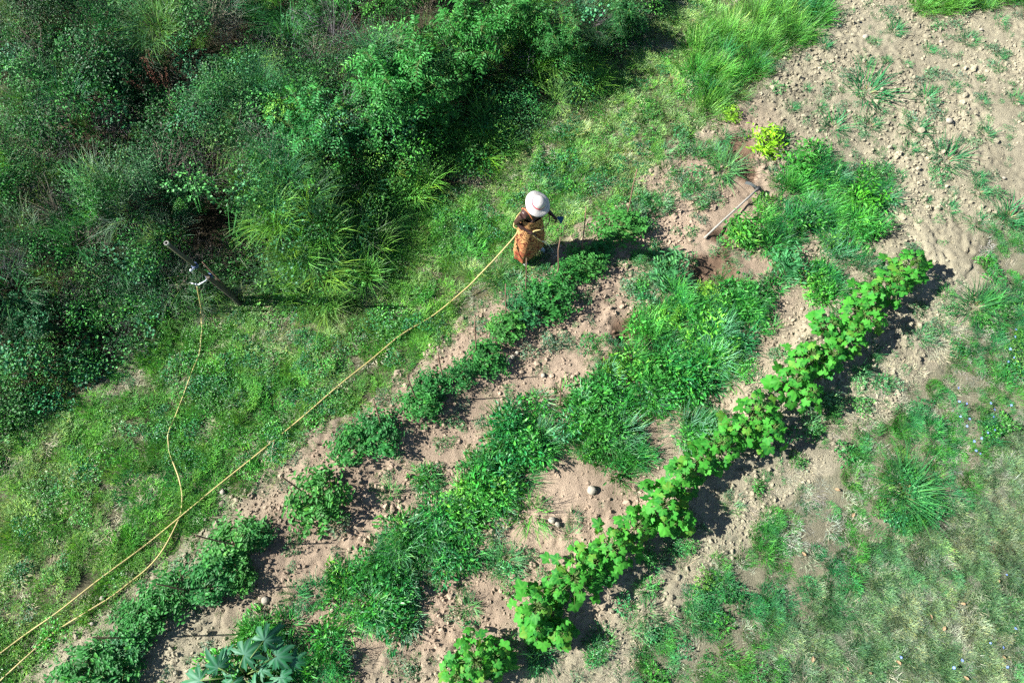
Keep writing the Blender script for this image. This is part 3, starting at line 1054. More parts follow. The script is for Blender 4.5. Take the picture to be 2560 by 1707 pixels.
def lobed_plant(t, r, h, nl, size, cols, leafset):
    """leaves on stalks round one stem; every leaf is an object"""
    g = Geo()
    g.tube([(0, 0, -.03), (random.gauss(0, .02), random.gauss(0, .02), h * .5), (random.gauss(0, .03), random.gauss(0, .03), h * .92)], [.011, .009, .005], 6)
    a = random.random() * 6
    for k in range(nl):
        a += 2.4 + random.gauss(0, .3)
        lv = (k + .5) / nl
        q = r * (1.0 - .8 * lv ** 1.5) * random.uniform(.55, 1.1) * .85
        z = h * (.3 + .7 * lv) * random.uniform(.9, 1.05)
        e = Vector((math.cos(a) * q, math.sin(a) * q, z))
        g.tube([(0, 0, h * (.15 + .7 * lv)), Vector((e.x * .5, e.y * .5, z + .02)), e], [.005, .004, .003], 4)
        s = size * random.uniform(.6, 1.25) * (1.1 - .45 * lv)
        lf = obj("leaf", random.choice(leafset), t, e, (random.gauss(0, .42), random.gauss(.2, .38), a + random.gauss(0, .45)), (s, s * random.uniform(.8, 1.1), s * random.uniform(.6, 1.6)))
        c = random.choice(cols)
        q2 = random.uniform(.8, 1.25)
        lf.color = (c[0] * q2, c[1] * q2, c[2] * q2, 1)
    obj("stem", g.build("stem", M_STEM, True), t)


ROW3_PLANTS = [(1143, 1690, 42), (1190, 1648, 58), (1240, 1640, 36), (1343, 1570, 32), (1404, 1584, 30), (1343, 1515, 56), (1390, 1470, 40), (1434, 1446, 64), (1485, 1405, 42), (1528, 1372, 62), (1590, 1315, 46), (1651, 1265, 62),
               (1698, 1300, 36), (1700, 1196, 44), (1750, 1150, 44), (1797, 1114, 58), (1845, 1075, 48), (1888, 1036, 60), (1924, 1078, 46), (1978, 961, 52), (2018, 990, 38), (2015, 896, 50),
               (2069, 896, 46), (2069, 823, 48), (2124, 841, 46), (2160, 787, 56), (2178, 734, 50), (2232, 714, 52), (2272, 668, 60)]
LOBE_COLS = [(.03, .21, .022), (.045, .26, .026), (.02, .15, .022), (.065, .31, .03), (.022, .17, .03), (.045, .24, .026), (.03, .21, .026), (.045, .27, .026), (.05, .26, .026), (.13, .27, .035)]
for i, (x, y, r) in enumerate(ROW3_PLANTS):
    p = at(x, y, .38)
    p.z = gz(p.x, p.y)
    t = empty("lobed_leaf_plant", p, random.random() * 6.28)
    rr = r / 165.0 * 1.12
    lobed_plant(t, rr, .30 + .75 * rr, int(14 + 88 * rr), .098 + .03 * random.random(), LOBE_COLS, LOBED)
    tag(t, "bright green vegetable plant with big lobed leaves, %s from the bottom in its row" % ORD[i], "plant", "lobed-leaf plants of the right-hand row")

# the courgette-like plant at the bottom edge
COUR = [lobed_leaf([(-125, .7), (-82, .85), (-42, 1.0), (0, 1.1), (42, 1.0), (82, .85), (125, .7)], random.uniform(.42, .55), M_COURGETTE, 1.4, random.uniform(.2, .6), spread=15) for _ in range(4)]
p = at(600, 1690, .2)
p.z = gz(p.x, p.y)
t = empty("silver_leaf_plant", p)
g = Geo()
for x, y, z, s, rz in ((545, 1668, .35, .24, 2.6), (610, 1636, .40, .27, 1.2), (660, 1600, .42, .27, .9), (690, 1640, .3, .2, .2), (500, 1700, .30, .22, 3.2), (575, 1712, .34, .22, 4.2),
                       (640, 1715, .3, .24, 4.6), (700, 1690, .25, .2, 5.6), (560, 1640, .28, .16, 1.9), (650, 1672, .22, .22, .6), (730, 1655, .2, .17, .1), (590, 1690, .2, .2, 3.6), (680, 1720, .2, .2, 5.0)):
    e = at(x, y, z + p.z) - p
    g.tube([(0, 0, 0), (e.x * .45, e.y * .45, e.z * .9), e], [.012, .009, .006], 5)
    q = random.uniform(.8, 1.2)
    obj("leaf", random.choice(COUR), t, e, (random.gauss(0, .35), random.gauss(0, .35), rz + random.gauss(0, .3)), s * random.uniform(.85, 1.15), (.022 * q, .16 * q, .06 * q))
obj("stem", g.build("stem", M_STEM, True), t)
tag(t, "big jagged silvery-veined leaves of a courgette-like plant at the bottom edge", "plant")

# single leafy plants in the upper garden
PEPPER = [compound_bush(.5, .6, 46, .17, M_LEAF, W=(.28, .4)) for _ in range(3)]
PEPPER_STEM = [stems_mesh(5, .4, .55, .014) for _ in range(2)]
for x, y, r, c, label in (
        (1918, 342, 42, (.22, .46, .02), "bright yellow-green bushy plant at the edge of the dug field"),
        (1829, 274, 24, (.20, .40, .03), "small yellow-green plant beside the long grass"),
        (2003, 398, 42, (.06, .28, .04), "green leafy plant just below the yellow-green bush"),
        (2163, 497, 46, (.075, .33, .03), "bright green bushy plant on the weed patch nearest the bare field"),
        (1868, 578, 40, (.06, .27, .04), "leafy green plant at the hoe side of the weed patch"),
        (1770, 724, 25, (.16, .36, .04), "small pale green seedling in the freshly dug soil"),
        (1682, 780, 28, (.12, .34, .035), "bright green young plant at the top of the long weed bed"),
        (1542, 912, 30, (.15, .36, .04), "pale yellow-green young plant at the left rim of the weed bed"),
        (1985, 650, 44, (.07, .27, .10), "pale green broad-leaved plant above the lobed-leaf row"),
        (1670, 660, 46, (.06, .22, .08), "bluish green leafy plant beside the person's head shadow"),
        (1490, 1030, 44, (.06, .27, .045), "green leafy plant beside the lone stake in the weeds"),
        (1640, 930, 40, (.05, .25, .04), "broad green weed in the middle of the weed bed")):
    q = at(x, y, .2)
    q.z = gz(q.x, q.y)
    t = empty("leafy_plant", q, random.random() * 6.28, r / 165.0 / .5)
    f = obj("foliage", random.choice(PEPPER), t, color=c)
    f["kind"] = "stuff"
    obj("stem", random.choice(PEPPER_STEM), t)
    tag(t, label, "plant")

# grass tufts standing singly in the bare field
TUFT_A = [tuft(90, .26, (.22, .62), (.014, .028), (.3, 1.0), (1.1, 1.9), M_BLADE, "blades", 4) for _ in range(4)]
TUFT_CROWN = tuft(24, .12, (.06, .16), (.012, .022), (.2, .9), (.6, 1.4), M_DRYI if False else M_BLADE, "dead_base")
FIELD_TUFTS = [(1270, 640, 150), (1250, 450, 60), (1400, 430, 40), (1690, 350, 50), (1970, 285, 80), (1460, 215, 70), (1340, 290, 40), (2180, 150, 60), (1860, 620, 45),
               (1670, 690, 80), (1360, 770, 50), (2060, 710, 45), (2290, 690, 60), (1040, 880, 100), (1300, 860, 80), (1610, 900, 90), (1560, 1030, 70), (2080, 930, 80),
               (1820, 1100, 130), (1370, 1180, 70), (1500, 1210, 40), (2035, 1230, 50), (2040, 1320, 80), (1780, 1280, 35), (1860, 1330, 30), (1680, 1380, 40),
               (1840, 1440, 60), (2180, 400, 40), (950, 730, 40), (850, 630, 40), (1000, 600, 40), (740, 760, 50), (1100, 1000, 40), (960, 330, 60), (2250, 1500, 120),
               (2050, 1540, 90), (1540, 460, 35)]
named_tufts = {0: "widest sprawling grass tuft in the upper part of the bare field", 18: "large spiky grass tuft near the middle of the bare field",
               4: "long low grass tuft near the top edge of the bare field", 13: "loose slanting grass tuft right of the yellow-green bush",
               34: "dense dark green grass tuft at the right edge where field meets lawn", 5: "small grass tuft below the grassy top edge of the field"}
for i, (x, y, r) in enumerate(FIELD_TUFTS):
    q = on(1706 + x / 2.754, y / 2.754, 1.0)
    t = empty("grass_tuft", q, random.random() * 6.28, r / 2.754 / 150.0 / .5 * random.uniform(1.05, 1.4))
    b = random.uniform(.8, 1.2)
    obj("blades", TUFT_A[i % 4], t, color=(.045 * b, .24 * b, .09 * b))["kind"] = "stuff"
    obj("dead_base", TUFT_CROWN, t, color=(.30, .27, .15))["kind"] = "stuff"
    band = min(3, int(y / 392))
    nth = sum(1 for a_, b_, c_ in FIELD_TUFTS if min(3, int(b_ / 392)) == band and a_ <= x) - 1
    tag(t, named_tufts.get(i, "small green grass tuft in the bare field, %s from the left in its %s strip" % (ORD[nth], ("top", "second", "third", "lowest")[band])), "grass tuft", "grass tufts dotted over the bare field")

# big coarse grass clumps
CLUMP = [tuft(170, .26, (.25, .75), (.009, .019), (.15, 1.1), (1.0, 2.2), M_BLADE, "blades", 5) for _ in range(4)]
for x, y, r, c, label in (
        (1195, 395, 78, (.12, .32, .035), "bright arching grass clump at the foot of the thicket above the person"),
        (1310, 205, 85, (.11, .28, .035), "tall yellow-green grass clump high in the thicket"),
        (1440, 225, 55, (.10, .27, .04), "slender grass clump at the dark upper end of the thicket"),
        (800, 690, 95, (.15, .31, .045), "broad light green grass clump drooping over the lawn left of the person"),
        (730, 590, 75, (.15, .30, .045), "light green grass clump between the post and the big shrub"),
        (890, 560, 70, (.12, .28, .045), "pale grass clump with long drooping blades at the thicket edge"),
        (1010, 500, 55, (.09, .24, .04), "sparse grass clump with seed stalks behind the lawn"),
        (2262, 1225, 84, (.05, .22, .065), "largest coarse grass clump sprawling on the right-hand lawn"),
        (2440, 770, 70, (.05, .22, .07), "coarse grass clump at the right end of the bare path"),
        (1352, 1622, 55, (.06, .23, .09), "coarse grass clump at the foot of the lobed-leaf row"),
        (1808, 430, 62, (.08, .25, .08), "wilted grass clump lying on bare soil above the hoe"),
        (1240, 700, 52, (.08, .24, .07), "flattened grass clump between the hose and the staked row"),
        (1310, 665, 42, (.09, .25, .08), "short coarse grass clump at the person's feet"),
        (1640, 690, 50, (.08, .24, .10), "pale bluish grass clump below the person's head shadow"),
        (2120, 190, 0, (.05, .2, .08), ""), (1270, 1400, 40, (.07, .24, .09), "grass clump leaning over the bare soil between the two lower rows")):
    if not r:
        continue
    q = on(x, y, 1.0)
    if inside(Z_THICKET, np.array([q.x]), np.array([q.y]))[0]:
        q.z += .45 * float(thicket_h(np.array([q.x]), np.array([q.y]))[0])
    t = empty("grass_clump", q, random.random() * 6.28, r / 165.0 / .52)
    t.scale = (t.scale.x * random.uniform(.85, 1.3), t.scale.y * random.uniform(.8, 1.1), t.scale.z * random.uniform(.65, .95))
    t.rotation_euler = (random.gauss(0, .18), random.gauss(0, .18), random.random() * 6.28)
    obj("blades", random.choice(CLUMP), t, color=c)["kind"] = "stuff"
    obj("dead_base", TUFT_CROWN, t, color=(.26, .22, .12))["kind"] = "stuff"
    tag(t, label, "grass clump", "coarse grass clumps")


# shrubs standing out of the thicket
def shrub_meshes(ns, nf, leaf):
    g, s = Geo(), Geo()
    for k in range(ns):
        a = 6.283 * k / ns + random.gauss(0, .3)
        q = random.uniform(.15, .75)
        top = Vector((math.cos(a) * q, math.sin(a) * q, random.uniform(.75, 1.1)))
        mid = Vector((top.x * .5, top.y * .5, top.z * .62))
        s.tube([(top.x * .1, top.y * .1, -.05), mid, top], [.016, .011, .005], 5)
        for j in range(nf):
            b = random.random() * 6.283
            base = mid.lerp(top, random.uniform(.1, 1.0))
            d = Vector((math.cos(b), math.sin(b), random.uniform(-.15, .45)))
            L = random.uniform(.22, .42)
            m = 11
            tt = np.linspace(.2, 1, m)
            P = np.array(base)[None] + np.array(d)[None] * (tt * L)[:, None] + np.array([0, 0, -1.0]) * (tt ** 2 * L * .35)[:, None]
            side = np.array(d.cross(Vector((0, 0, 1))).normalized())
            sg = np.where(np.arange(m) % 2, 1, -1)[:, None]
            D = np.array(d)[None] * .55 + side[None] * sg + RNG.normal(0, .12, (m, 3)) + [0, 0, -.15]
            Nn = np.array([0, 0, 1.0]) + RNG.normal(0, .25, (m, 3))
            Ll = leaf * U(.8, 1.2, m)
            g.leaves(P, D, Nn, Ll, Ll * U(.3, .42, m), OVAL, OVALF, np.clip(random.random() * .75 + U(0, .25, m), 0, 1))
            s.tube([base, base + d * L * .5 + Vector((0, 0, -L * .09)), base + d * L + Vector((0, 0, -L * .35))], [.004, .003, .002], 3, .5, False)
    return g.build("foliage", M_LEAF), s.build("stem", M_STEM, True)


SHRUBS = [shrub_meshes(10, 20, .088) for _ in range(3)]
for x, y, r, h, c, label in (
        (985, 190, 1.0, 1.5, (.065, .29, .065), "largest bright green feather-leaved shrub standing out of the thicket"),
        (915, 285, .75, 1.15, (.06, .27, .07), "feather-leaved shrub just below the largest shrub in the thicket"),
        (790, 320, .8, 1.3, (.06, .28, .08), "bright feather-leaved shrub left of the two largest shrubs"),
        (760, 430, .65, .95, (.075, .29, .06), "low bright shrub spilling from the thicket towards the light grass clumps"),
        (1180, 70, .9, 1.45, (.06, .27, .055), "tall green shrub at the top edge in the middle of the thicket"),
        (1290, 40, .7, 1.3, (.06, .25, .055), "green shrub at the top edge above the yellow-green grass clump"),
        (1060, 130, .5, 1.1, (.09, .27, .05), "narrow yellowish shrub between the largest shrub and the top edge"),
        (680, 445, .5, .8, (.10, .30, .06), "small yellow-green shrub deep in the thicket"),
        (790, 60, .5, 1.0, (.045, .17, .04), "dull green shrub near the top edge left of centre"),
        (300, 200, .6, 1.0, (.025, .12, .04), "dark leafy shrub in the upper left of the thicket"),
        (150, 120, .6, 1.1, (.022, .10, .04), "dark leafy shrub in the extreme upper left corner"),
        (1560, 30, .5, .9, (.03, .14, .04), "dark green shrub where the thicket ends at the top edge"),
        (70, 780, .5, .7, (.03, .15, .06), "teal-green leafy shrub at the left edge of the thicket"),
        (1000, 350, .45, .7, (.035, .17, .05), "low dark shrub behind the arching grass clump"),
        (1090, 240, .6, 1.0, (.06, .25, .05), "bright shrub between the largest shrub and the yellow-green grass clump"),
        (1390, 100, .6, 1.1, (.05, .21, .05), "leafy shrub right of the yellow-green grass clump near the top"),
        (560, 300, .5, .9, (.04, .17, .05), "mid-green shrub left of the bright shrubs in the thicket"),
        (470, 480, .5, .8, (.035, .17, .055), "leafy shrub in the thicket straight above the standpipe tip")):
    q = at(x, y, h * .75)
    q.z = gz(q.x, q.y)
    k = random.randrange(3)
    t = empty("shrub", q, random.random() * 6.28)
    t.scale = (r / .95, r / .95, h)
    obj("foliage", SHRUBS[k][0], t, color=c)["kind"] = "stuff"
    obj("stem", SHRUBS[k][1], t)
    tag(t, label, "shrub", "shrubs of the thicket")


# feathery plumes in the dark corner
def plume_mesh():
    g, s = Geo(), Geo()
    s.tube([(0, 0, -.1), (.02, 0, .5), (.03, .01, 1.0)], [.012, .008, .003], 5)
    for k in range(34):
        z = random.uniform(.35, 1.05)
        a = random.random() * 6.283
        d = np.array([math.cos(a), math.sin(a), random.uniform(.3, 1.0)])
        L = .22 * (1.25 - z * .6)
        m = 12
        P = np.array([.02, 0, z])[None] + d[None] * np.linspace(.1, 1, m)[:, None] * L
        g.blades(P, a + RNG.normal(0, 1.1, m), U(.05, .11, m), np.full(m, .0035), U(.3, .9, m), U(.6, 1.3, m), RNG.random(m), 2)
    return g.build("fronds", M_BLADE), s.build("stem", M_STEM)


PLUMES = [plume_mesh() for _ in range(3)]
PLUME_SPOTS = ((580, 860, 1), (400, 1280, 1.2), (640, 1230, .9), (200, 830, 1), (950, 930, .8), (130, 1480, 1), (320, 1450, 1.2), (40, 690, 1.1), (560, 580, 1.2),
                               (1100, 380, 1.2), (1420, 1230, .8), (1850, 740, .9), (440, 1000, .8), (290, 1120, .9), (150, 180, 1.3), (430, 120, 1.3), (200, 1640, 1.1), (330, 1900, 1.0))
for i, (x, y, r) in enumerate(PLUME_SPOTS):
    q = at(x / 2.756, y / 2.756, .8)
    q.z = gz(q.x, q.y)
    t = empty("feathery_plant", q, random.random() * 6.28)
    t.scale = (r, r, .95 * r)
    b = random.uniform(.8, 1.2)
    obj("fronds", PLUMES[i % 3][0], t, color=(.09 * b, .20 * b, .025 * b))["kind"] = "stuff"
    obj("stem", PLUMES[i % 3][1], t)
    tag(t, "feathery yellow-green plume in the dark thicket, %s from the left edge" % ORD[sorted(PLUME_SPOTS).index((x, y, r))], "plant", "feathery plumes of the thicket")

# the dead brown dock stalk
q = on(440, 290, 1.0)
t = empty("dead_dock_plant", q)
for k in range(9):
    g = Geo()
    a, l = random.random() * 6.283, random.uniform(.1, .45)
    e = Vector((math.cos(a) * l * 1.1, math.sin(a) * l * 1.1, random.uniform(1.0, 1.4)))
    g.tube([(0, 0, -.05), e * .5 + Vector((0, 0, .1)), e], [.009, .007, .003], 5)
    m = 70
    tt = U(.55, 1, m)
    g.leaves(np.array(e)[None] * tt[:, None] + RNG.normal(0, .02, (m, 3)), rdir(m), rdir(m), U(.012, .03, m), U(.01, .018, m), SLIM, SLIMF, RNG.random(m))
    obj("stalk", g.build("stalk", plain("rust_stalk", (.15, .06, .035), .9) if k == 0 else bpy.data.materials["rust_stalk"]), t)
tag(t, "rust-brown dead seed stalks standing in the dark thicket", "dead plant")

# ------------------------------------------------------------------ stakes
STAKES = [((230, 1593), (290, 1596)), ((392, 1459), (448, 1475)), ((490, 1338), (580, 1359)), ((704, 1191), (764, 1236)), ((933, 997), (947, 1062)), ((1018, 939), (1035, 990)),
          ((1095, 881), (1103, 939)), ((1187, 798), (1187, 876)), ((1264, 710), (1264, 787)), ((1316, 646), (1316, 722)), ((1401, 593), (1393, 690)), ((1465, 516), (1458, 633)),
          ((1593, 423), (1570, 533)), ((1403, 948), (1403, 1004))]
for i, (a, b) in enumerate(STAKES):
    top = at(*a, 1.05 if i < 13 else .75)
    low = at(*b, .33 if i < 13 else .3)
    base = low + (low - top) * (low.z / (top.z - low.z))
    base = Vector((base.x, base.y, gz(base.x, base.y) - .12))
    base.x += (top.x - base.x) * .35
    base.y += (top.y - base.y) * .35
    d = top - base
    g = Geo()
    wob = Vector((random.gauss(0, .006), random.gauss(0, .006), 0))
    g.tube([(0, 0, 0), d * .4 + wob, d * .75 - wob, d], [.011, .0105, .010, .008], 7)
    s = obj("stake", g.build("stake", M_STAKE, True), None, base)
    tag(s, "thin brown wooden stake, %s from the bottom left along the staked row" % ORD[i] if i < 13 else "lone short stake standing in the weed bed", "stake", "thin stakes" if i < 13 else None)

# ------------------------------------------------------------------ the standpipe with its tap
M_PIPE = plain("olive_pipe", (.055, .06, .03), .55, .3, 12)
M_RIM = plain("pale_rim", (.28, .28, .25), .6)
M_WOOD = plain("dark_old_wood", (.075, .062, .045), .9, .4, 25, bump=.6)
M_ZINC = plain("galvanised_metal", (.55, .57, .60), .35, .15, 30, .85)
M_BLUE = plain("blue_strap", (.03, .06, .16), .5)
base = on(600, 752, 1.0)
tip = at(416, 608, 2.05)
t = empty("water_standpipe", base)
L = lambda p: Vector(p) - base
ax = (tip - base)
g = Geo()
n, R1, R2 = 14, .029, .022
V, F = [], []
for k, (h, r) in enumerate(((-.15, R1), (.5, R1), (1.0, R1), (1.0, R2), (.9, R2))):
    for j in range(n):
        c = 6.283 * j / n
        V.append(ax * max(h, 0) + Vector((math.cos(c) * r, math.sin(c) * r, -.15 if h < 0 else 0)))
for k in range(4):
    for j in range(n):
        F.append((k * n + j, k * n + (j + 1) % n, (k + 1) * n + (j + 1) % n, (k + 1) * n + j))
g.add(V, F)
F2 = [tuple(4 * n + j for j in range(n))]
g.add(V[4 * n:], [tuple(range(n))])
obj("pipe", g.build("pipe", M_PIPE, True), t)
g = Geo()
g.tube([ax * .996, ax * 1.006], .044, 14)
g2 = Geo()
V, F = [], []
for h, r in ((.99, .0305), (1.004, .0305), (1.004, .021), (.99, .021)):
    for j in range(n):
        c = 6.283 * j / n
        V.append(ax * h + Vector((math.cos(c) * r, math.sin(c) * r, 0)))
for k in range(4):
    for j in range(n):
        F.append((k * n + j, k * n + (j + 1) % n, ((k + 1) % 4) * n + (j + 1) % n, ((k + 1) % 4) * n + j))
g2.add(V, F)
obj("rim", g2.build("rim", M_RIM), t)
side = Vector((.55, -.83, 0))
for off, h, r in ((.07, 1.05, .032), (-.075, .75, .026)):
    g = Geo()
    g.tube([side * off + Vector((0, 0, -.15)), side * off * .9 + ax * (h / 2) / 2.05, side * off * .75 + ax * h / 2.05], [r, r * .97, r * .93], 8)
    obj("support_post", g.build("support_post", M_WOOD), t)
for f in (.47, .66):
    g = Geo()
    g.tube([ax * (f - .012), ax * (f + .012)], .042 if f > .6 else .048, 14)
    obj("strap", g.build("strap", M_BLUE), t)
pA, pB, pC = L(at(522, 697, .98)), L(at(500, 710, .95)), L(at(493, 713, .92))
g = Geo()
g.tube(smooth_line([ax * .47 + Vector((0, 0, .02)), pA.lerp(pB, .3), pB, pC, pC + Vector((0, 0, -.05))], 5), .014, 8)
arm = obj("tap_arm", g.build("tap_arm", M_ZINC, True), t)
g = Geo()
g.tube([pC + Vector((-.09, .02, .03)), pC + Vector((0, 0, .035))], .007, 6)
g.ball(pC + Vector((0, 0, .02)), (.022, .022, .03), 8, 6)
obj("tap_handle", g.build("tap_handle", M_ZINC, True), arm)
g = Geo()
v = ax * .655
g.tube([v, v + Vector((-.03, -.08, .0)), v + Vector((-.035, -.085, -.09))], [.018, .02, .016], 8)
g.ball(v + Vector((-.03, -.08, .02)), .028, 8, 6)
obj("valve", g.build("valve", M_ZINC, True), t)
tag(t, "leaning olive water standpipe with a metal tap at the thicket edge", "standpipe")
g = Geo()
a, b = at(506, 655, 1.15), on(588, 742, 1.0)
g.tube([Vector((0, 0, -.1)), (a - b) * .5, a - b], [.012, .011, .008], 6)
s = obj("leaning_stick", g.build("leaning_stick", M_STAKE, True), None, b)
tag(s, "thin reddish stick leaning beside the water standpipe", "stick")

# ------------------------------------------------------------------ the garden hose
HOSE = [(493, 716, .86), (495, 730, .70), (499, 750, .42), (503, 772, .14)]
GROUND1 = [(506, 790), (508, 823), (506, 850), (500, 885), (486, 928), (470, 970), (457, 1001), (440, 1045), (426, 1084), (424, 1110), (426, 1135), (440, 1168), (452, 1200), (458, 1240), (453, 1279), (446, 1305),
           (413, 1370), (374, 1417), (326, 1457), (287, 1490), (236, 1522), (152, 1573), (112, 1606), (54, 1660), (4, 1704), (-60, 1770), (-140, 1790), (-170, 1750), (-120, 1715)]
GROUND2 = [(-60, 1680), (0, 1641), (73, 1584), (156, 1528), (254, 1450), (363, 1365), (446, 1298), (544, 1218), (642, 1138), (750, 1050), (853, 964), (930, 901), (1005, 841)]
LIFT = [(1085, 787, .07), (1165, 721, .18), (1201, 685, .30), (1252, 631, .52), (1294, 580, .78)]
O = Vector((.28, 5.5, 0))
O.z = gz(O.x, O.y)
fw = Vector((.66, -.75, 0)).normalized()
rt = Vector((fw.y, -fw.x, 0))


def PW(f, r, z):
    return O + fw * f + rt * r + Vector((0, 0, z))


pts = [at(*q) for q in HOSE]
hide = lambda i: .028
pts += [on(x, y, 1.0, .05 if i < 2 else .052 + .018 * math.sin(i * 1.7)) for i, (x, y) in enumerate(GROUND1)]
pts += [on(x, y, 1.0, .062 + .014 * math.sin(i * 2.1)) for i, (x, y) in enumerate(GROUND2)]
pts += [at(x, y, z) for x, y, z in LIFT]
HAND = PW(.165, .105, .90)
NOZ = PW(.275, .02, .755)
pts += [PW(-.16, .20, .86), PW(-.24, 0, .91), PW(-.15, -.24, .95), PW(.06, -.29, .98), PW(.20, -.17, .98), PW(.215, -.02, .985), PW(.155, .07, .955), HAND, NOZ]
M_HOSE = plain("yellow_hose", (.44, .36, .14), .55, .35, 3, spec=.4)
g = Geo()
o0 = pts[0].copy()
g.tube([q - o0 for q in smooth_line(pts, 6)], .0105, 8)
h = obj("garden_hose", g.build("garden_hose", M_HOSE, True), None, o0)
tag(h, "long yellow garden hose running from the tap across the grass to the person", "hose")
g = Geo()
w = []
v0 = (NOZ - HAND).normalized() * 2.1
land = at(1386, 638, 0)
T = .42
for k in range(13):
    u = k / 12
    q = NOZ.lerp(land, u)
    q.z = NOZ.z + (land.z + .02 + O.z - NOZ.z) * (.45 * u + .55 * u * u)
    w.append(q - NOZ)
g.tube(w, [.0075 + .002 * math.sin(k * 2.3) - .00015 * k for k in range(13)], 7)
for k in range(26):
    q = w[-1] + Vector((random.gauss(0, .05), random.gauss(0, .05), random.uniform(0, .06)))
    g.ball(q, random.uniform(.003, .006), 5, 4)
wm, nt, p_, out = new_mat("water")
p_.inputs["Base Color"].default_value = (.92, .96, .98, 1)
p_.inputs["Roughness"].default_value = .12
p_.inputs["IOR"].default_value = 1.33
p_.inputs["Transmission Weight"].default_value = .6
ws = obj("water_stream", g.build("water_stream", wm, True), None, NOZ)
tag(ws, "thin arc of water falling from the hose end onto the row", "water")

# ------------------------------------------------------------------ hoe on the ground
A, B, C = at(1760, 596, .05), at(1893, 475, .11), at(1862, 459, .12)
zg = gz(B.x, B.y)
A.z += gz(A.x, A.y)
B.z += zg
C.z += zg
t = empty("hoe", Vector((A.x, A.y, gz(A.x, A.y))))
R0 = t.location.copy()
g = Geo()
dirh = (B - A).normalized()
g.tube([A - R0, (A + (B - A) * .35) - R0 + Vector((0, 0, .01)), (A + (B - A) * .7) - R0, B + dirh * .04 - R0], [.015, .017, .0165, .019], 9)
obj("handle", g.build("handle", plain("grey_wood", (.30, .285, .25), .8, .3, 40), True), t)
M_STEEL = plain("dull_steel", (.30, .32, .33), .45, .25, 20, .6)
g = Geo()
g.tube([B - dirh * .035 - R0, B + dirh * .045 - R0], .032, 10)
obj("socket", g.build("socket", plain("dark_iron", (.06, .06, .06), .6, .3, 20, .5), True), t)
bl = (C - B)
wd = Vector((0, 0, 1)).cross(bl).normalized()
wd = (wd * .85 + Vector((0, 0, .5))).normalized()
V, F = [], []
for k in range(6):
    u = k / 5
    c = B + bl * u - R0 + Vector((0, 0, .03 * math.sin(u * 3.1)))
    hw = .022 + .045 * min(1, u * 1.8)
    for sgn, dz in ((-1, 0), (1, 0), (1, .005), (-1, .005)):
        V.append(c + wd * sgn * hw + Vector((0, 0, dz)))
for k in range(5):
    for j in range(4):
        F.append((k * 4 + j, k * 4 + (j + 1) % 4, (k + 1) * 4 + (j + 1) % 4, (k + 1) * 4 + j))
F += [(3, 2, 1, 0), (20, 21, 22, 23)]
g = Geo()
g.add(V, F)
obj("blade", g.build("blade", M_STEEL), t)
tag(t, "long wooden-handled hoe with a steel blade lying on the bare soil", "hoe")

# ------------------------------------------------------------------ stones, fallen leaves, blue flowers
M_STONE = plain("pale_stone", (.33, .30, .24), .9, .25, 15, bump=.5)
STONE_ME = []
for i in range(5):
    bm = bmesh.new()
    bmesh.ops.create_icosphere(bm, subdivisions=2, radius=1)
    k = Vector((random.random() * 5, random.random() * 5, 0))
    for v in bm.verts:
        v.co *= .85 + .3 * random.random()
        v.co.z *= .7
    me = bpy.data.meshes.new("stone")
    bm.to_mesh(me)
    bm.free()
    me.materials.append(M_STONE)
    me.polygons.foreach_set("use_smooth", [True] * len(me.polygons))
    STONE_ME.append(me)
STONES = [(555, 1229, 6.5, "rounded stone in the grass above the big hose's crossing"), (512, 1298, 4, "small pale stone just right of the hose crossing"), (522, 1341, 5, "stone beside the third stake's top"),
          (258, 1495, 6, "pale stone touching the lower hose"), (426, 1334, 3.5, "small stone below the hose crossing"), (236, 1559, 5, "upright pale stone below the lower hose"),
          (664, 1501, 9, "round grey stone at the edge of the bush shadow"), (129, 1597, 5, "stone between the hose and the bottom left corner"), (1479, 1227, 11, "largest pale stone between the weed bed and the lobed-leaf row"),
          (1379, 1301, 8, "cream stone, left one of a close pair"), (1394, 1312, 6.5, "cream stone, right one of a close pair"), (887, 1639, 5, "white stone near the bottom edge"),
          (1270, 906, 8, "largest stone of the heap in the staked row's shade"), (1281, 898, 6, "middle stone of the heap in the staked row's shade"), (1292, 888, 5, "topmost stone of the heap in the staked row's shade"),
          (1357, 941, 6, "brown stone alone on the pinkish soil path"), (2207, 674, 8, "smooth pale round stone beside the last lobed-leaf plant"), (2162, 96, 9, "large stone at the top of the bare field"),
          (2351, 107, 6, "flat stone near the upper right of the bare field"), (2450, 78, 6, "yellowish stone by the grassy top corner"), (2367, 309, 9, "large pale stone in the middle of the bare field"),
          (2508, 447, 5, "small round stone at the right edge of the field")]
for i, (x, y, r, label) in enumerate(STONES):
    q = on(x, y, 1.0, .01 + r / 165 * .3)
    s = obj("stone", STONE_ME[i % 5], None, q, (random.gauss(0, .3), random.gauss(0, .3), random.random() * 6), r / 165.0)
    tag(s, label, "stone", "loose stones")

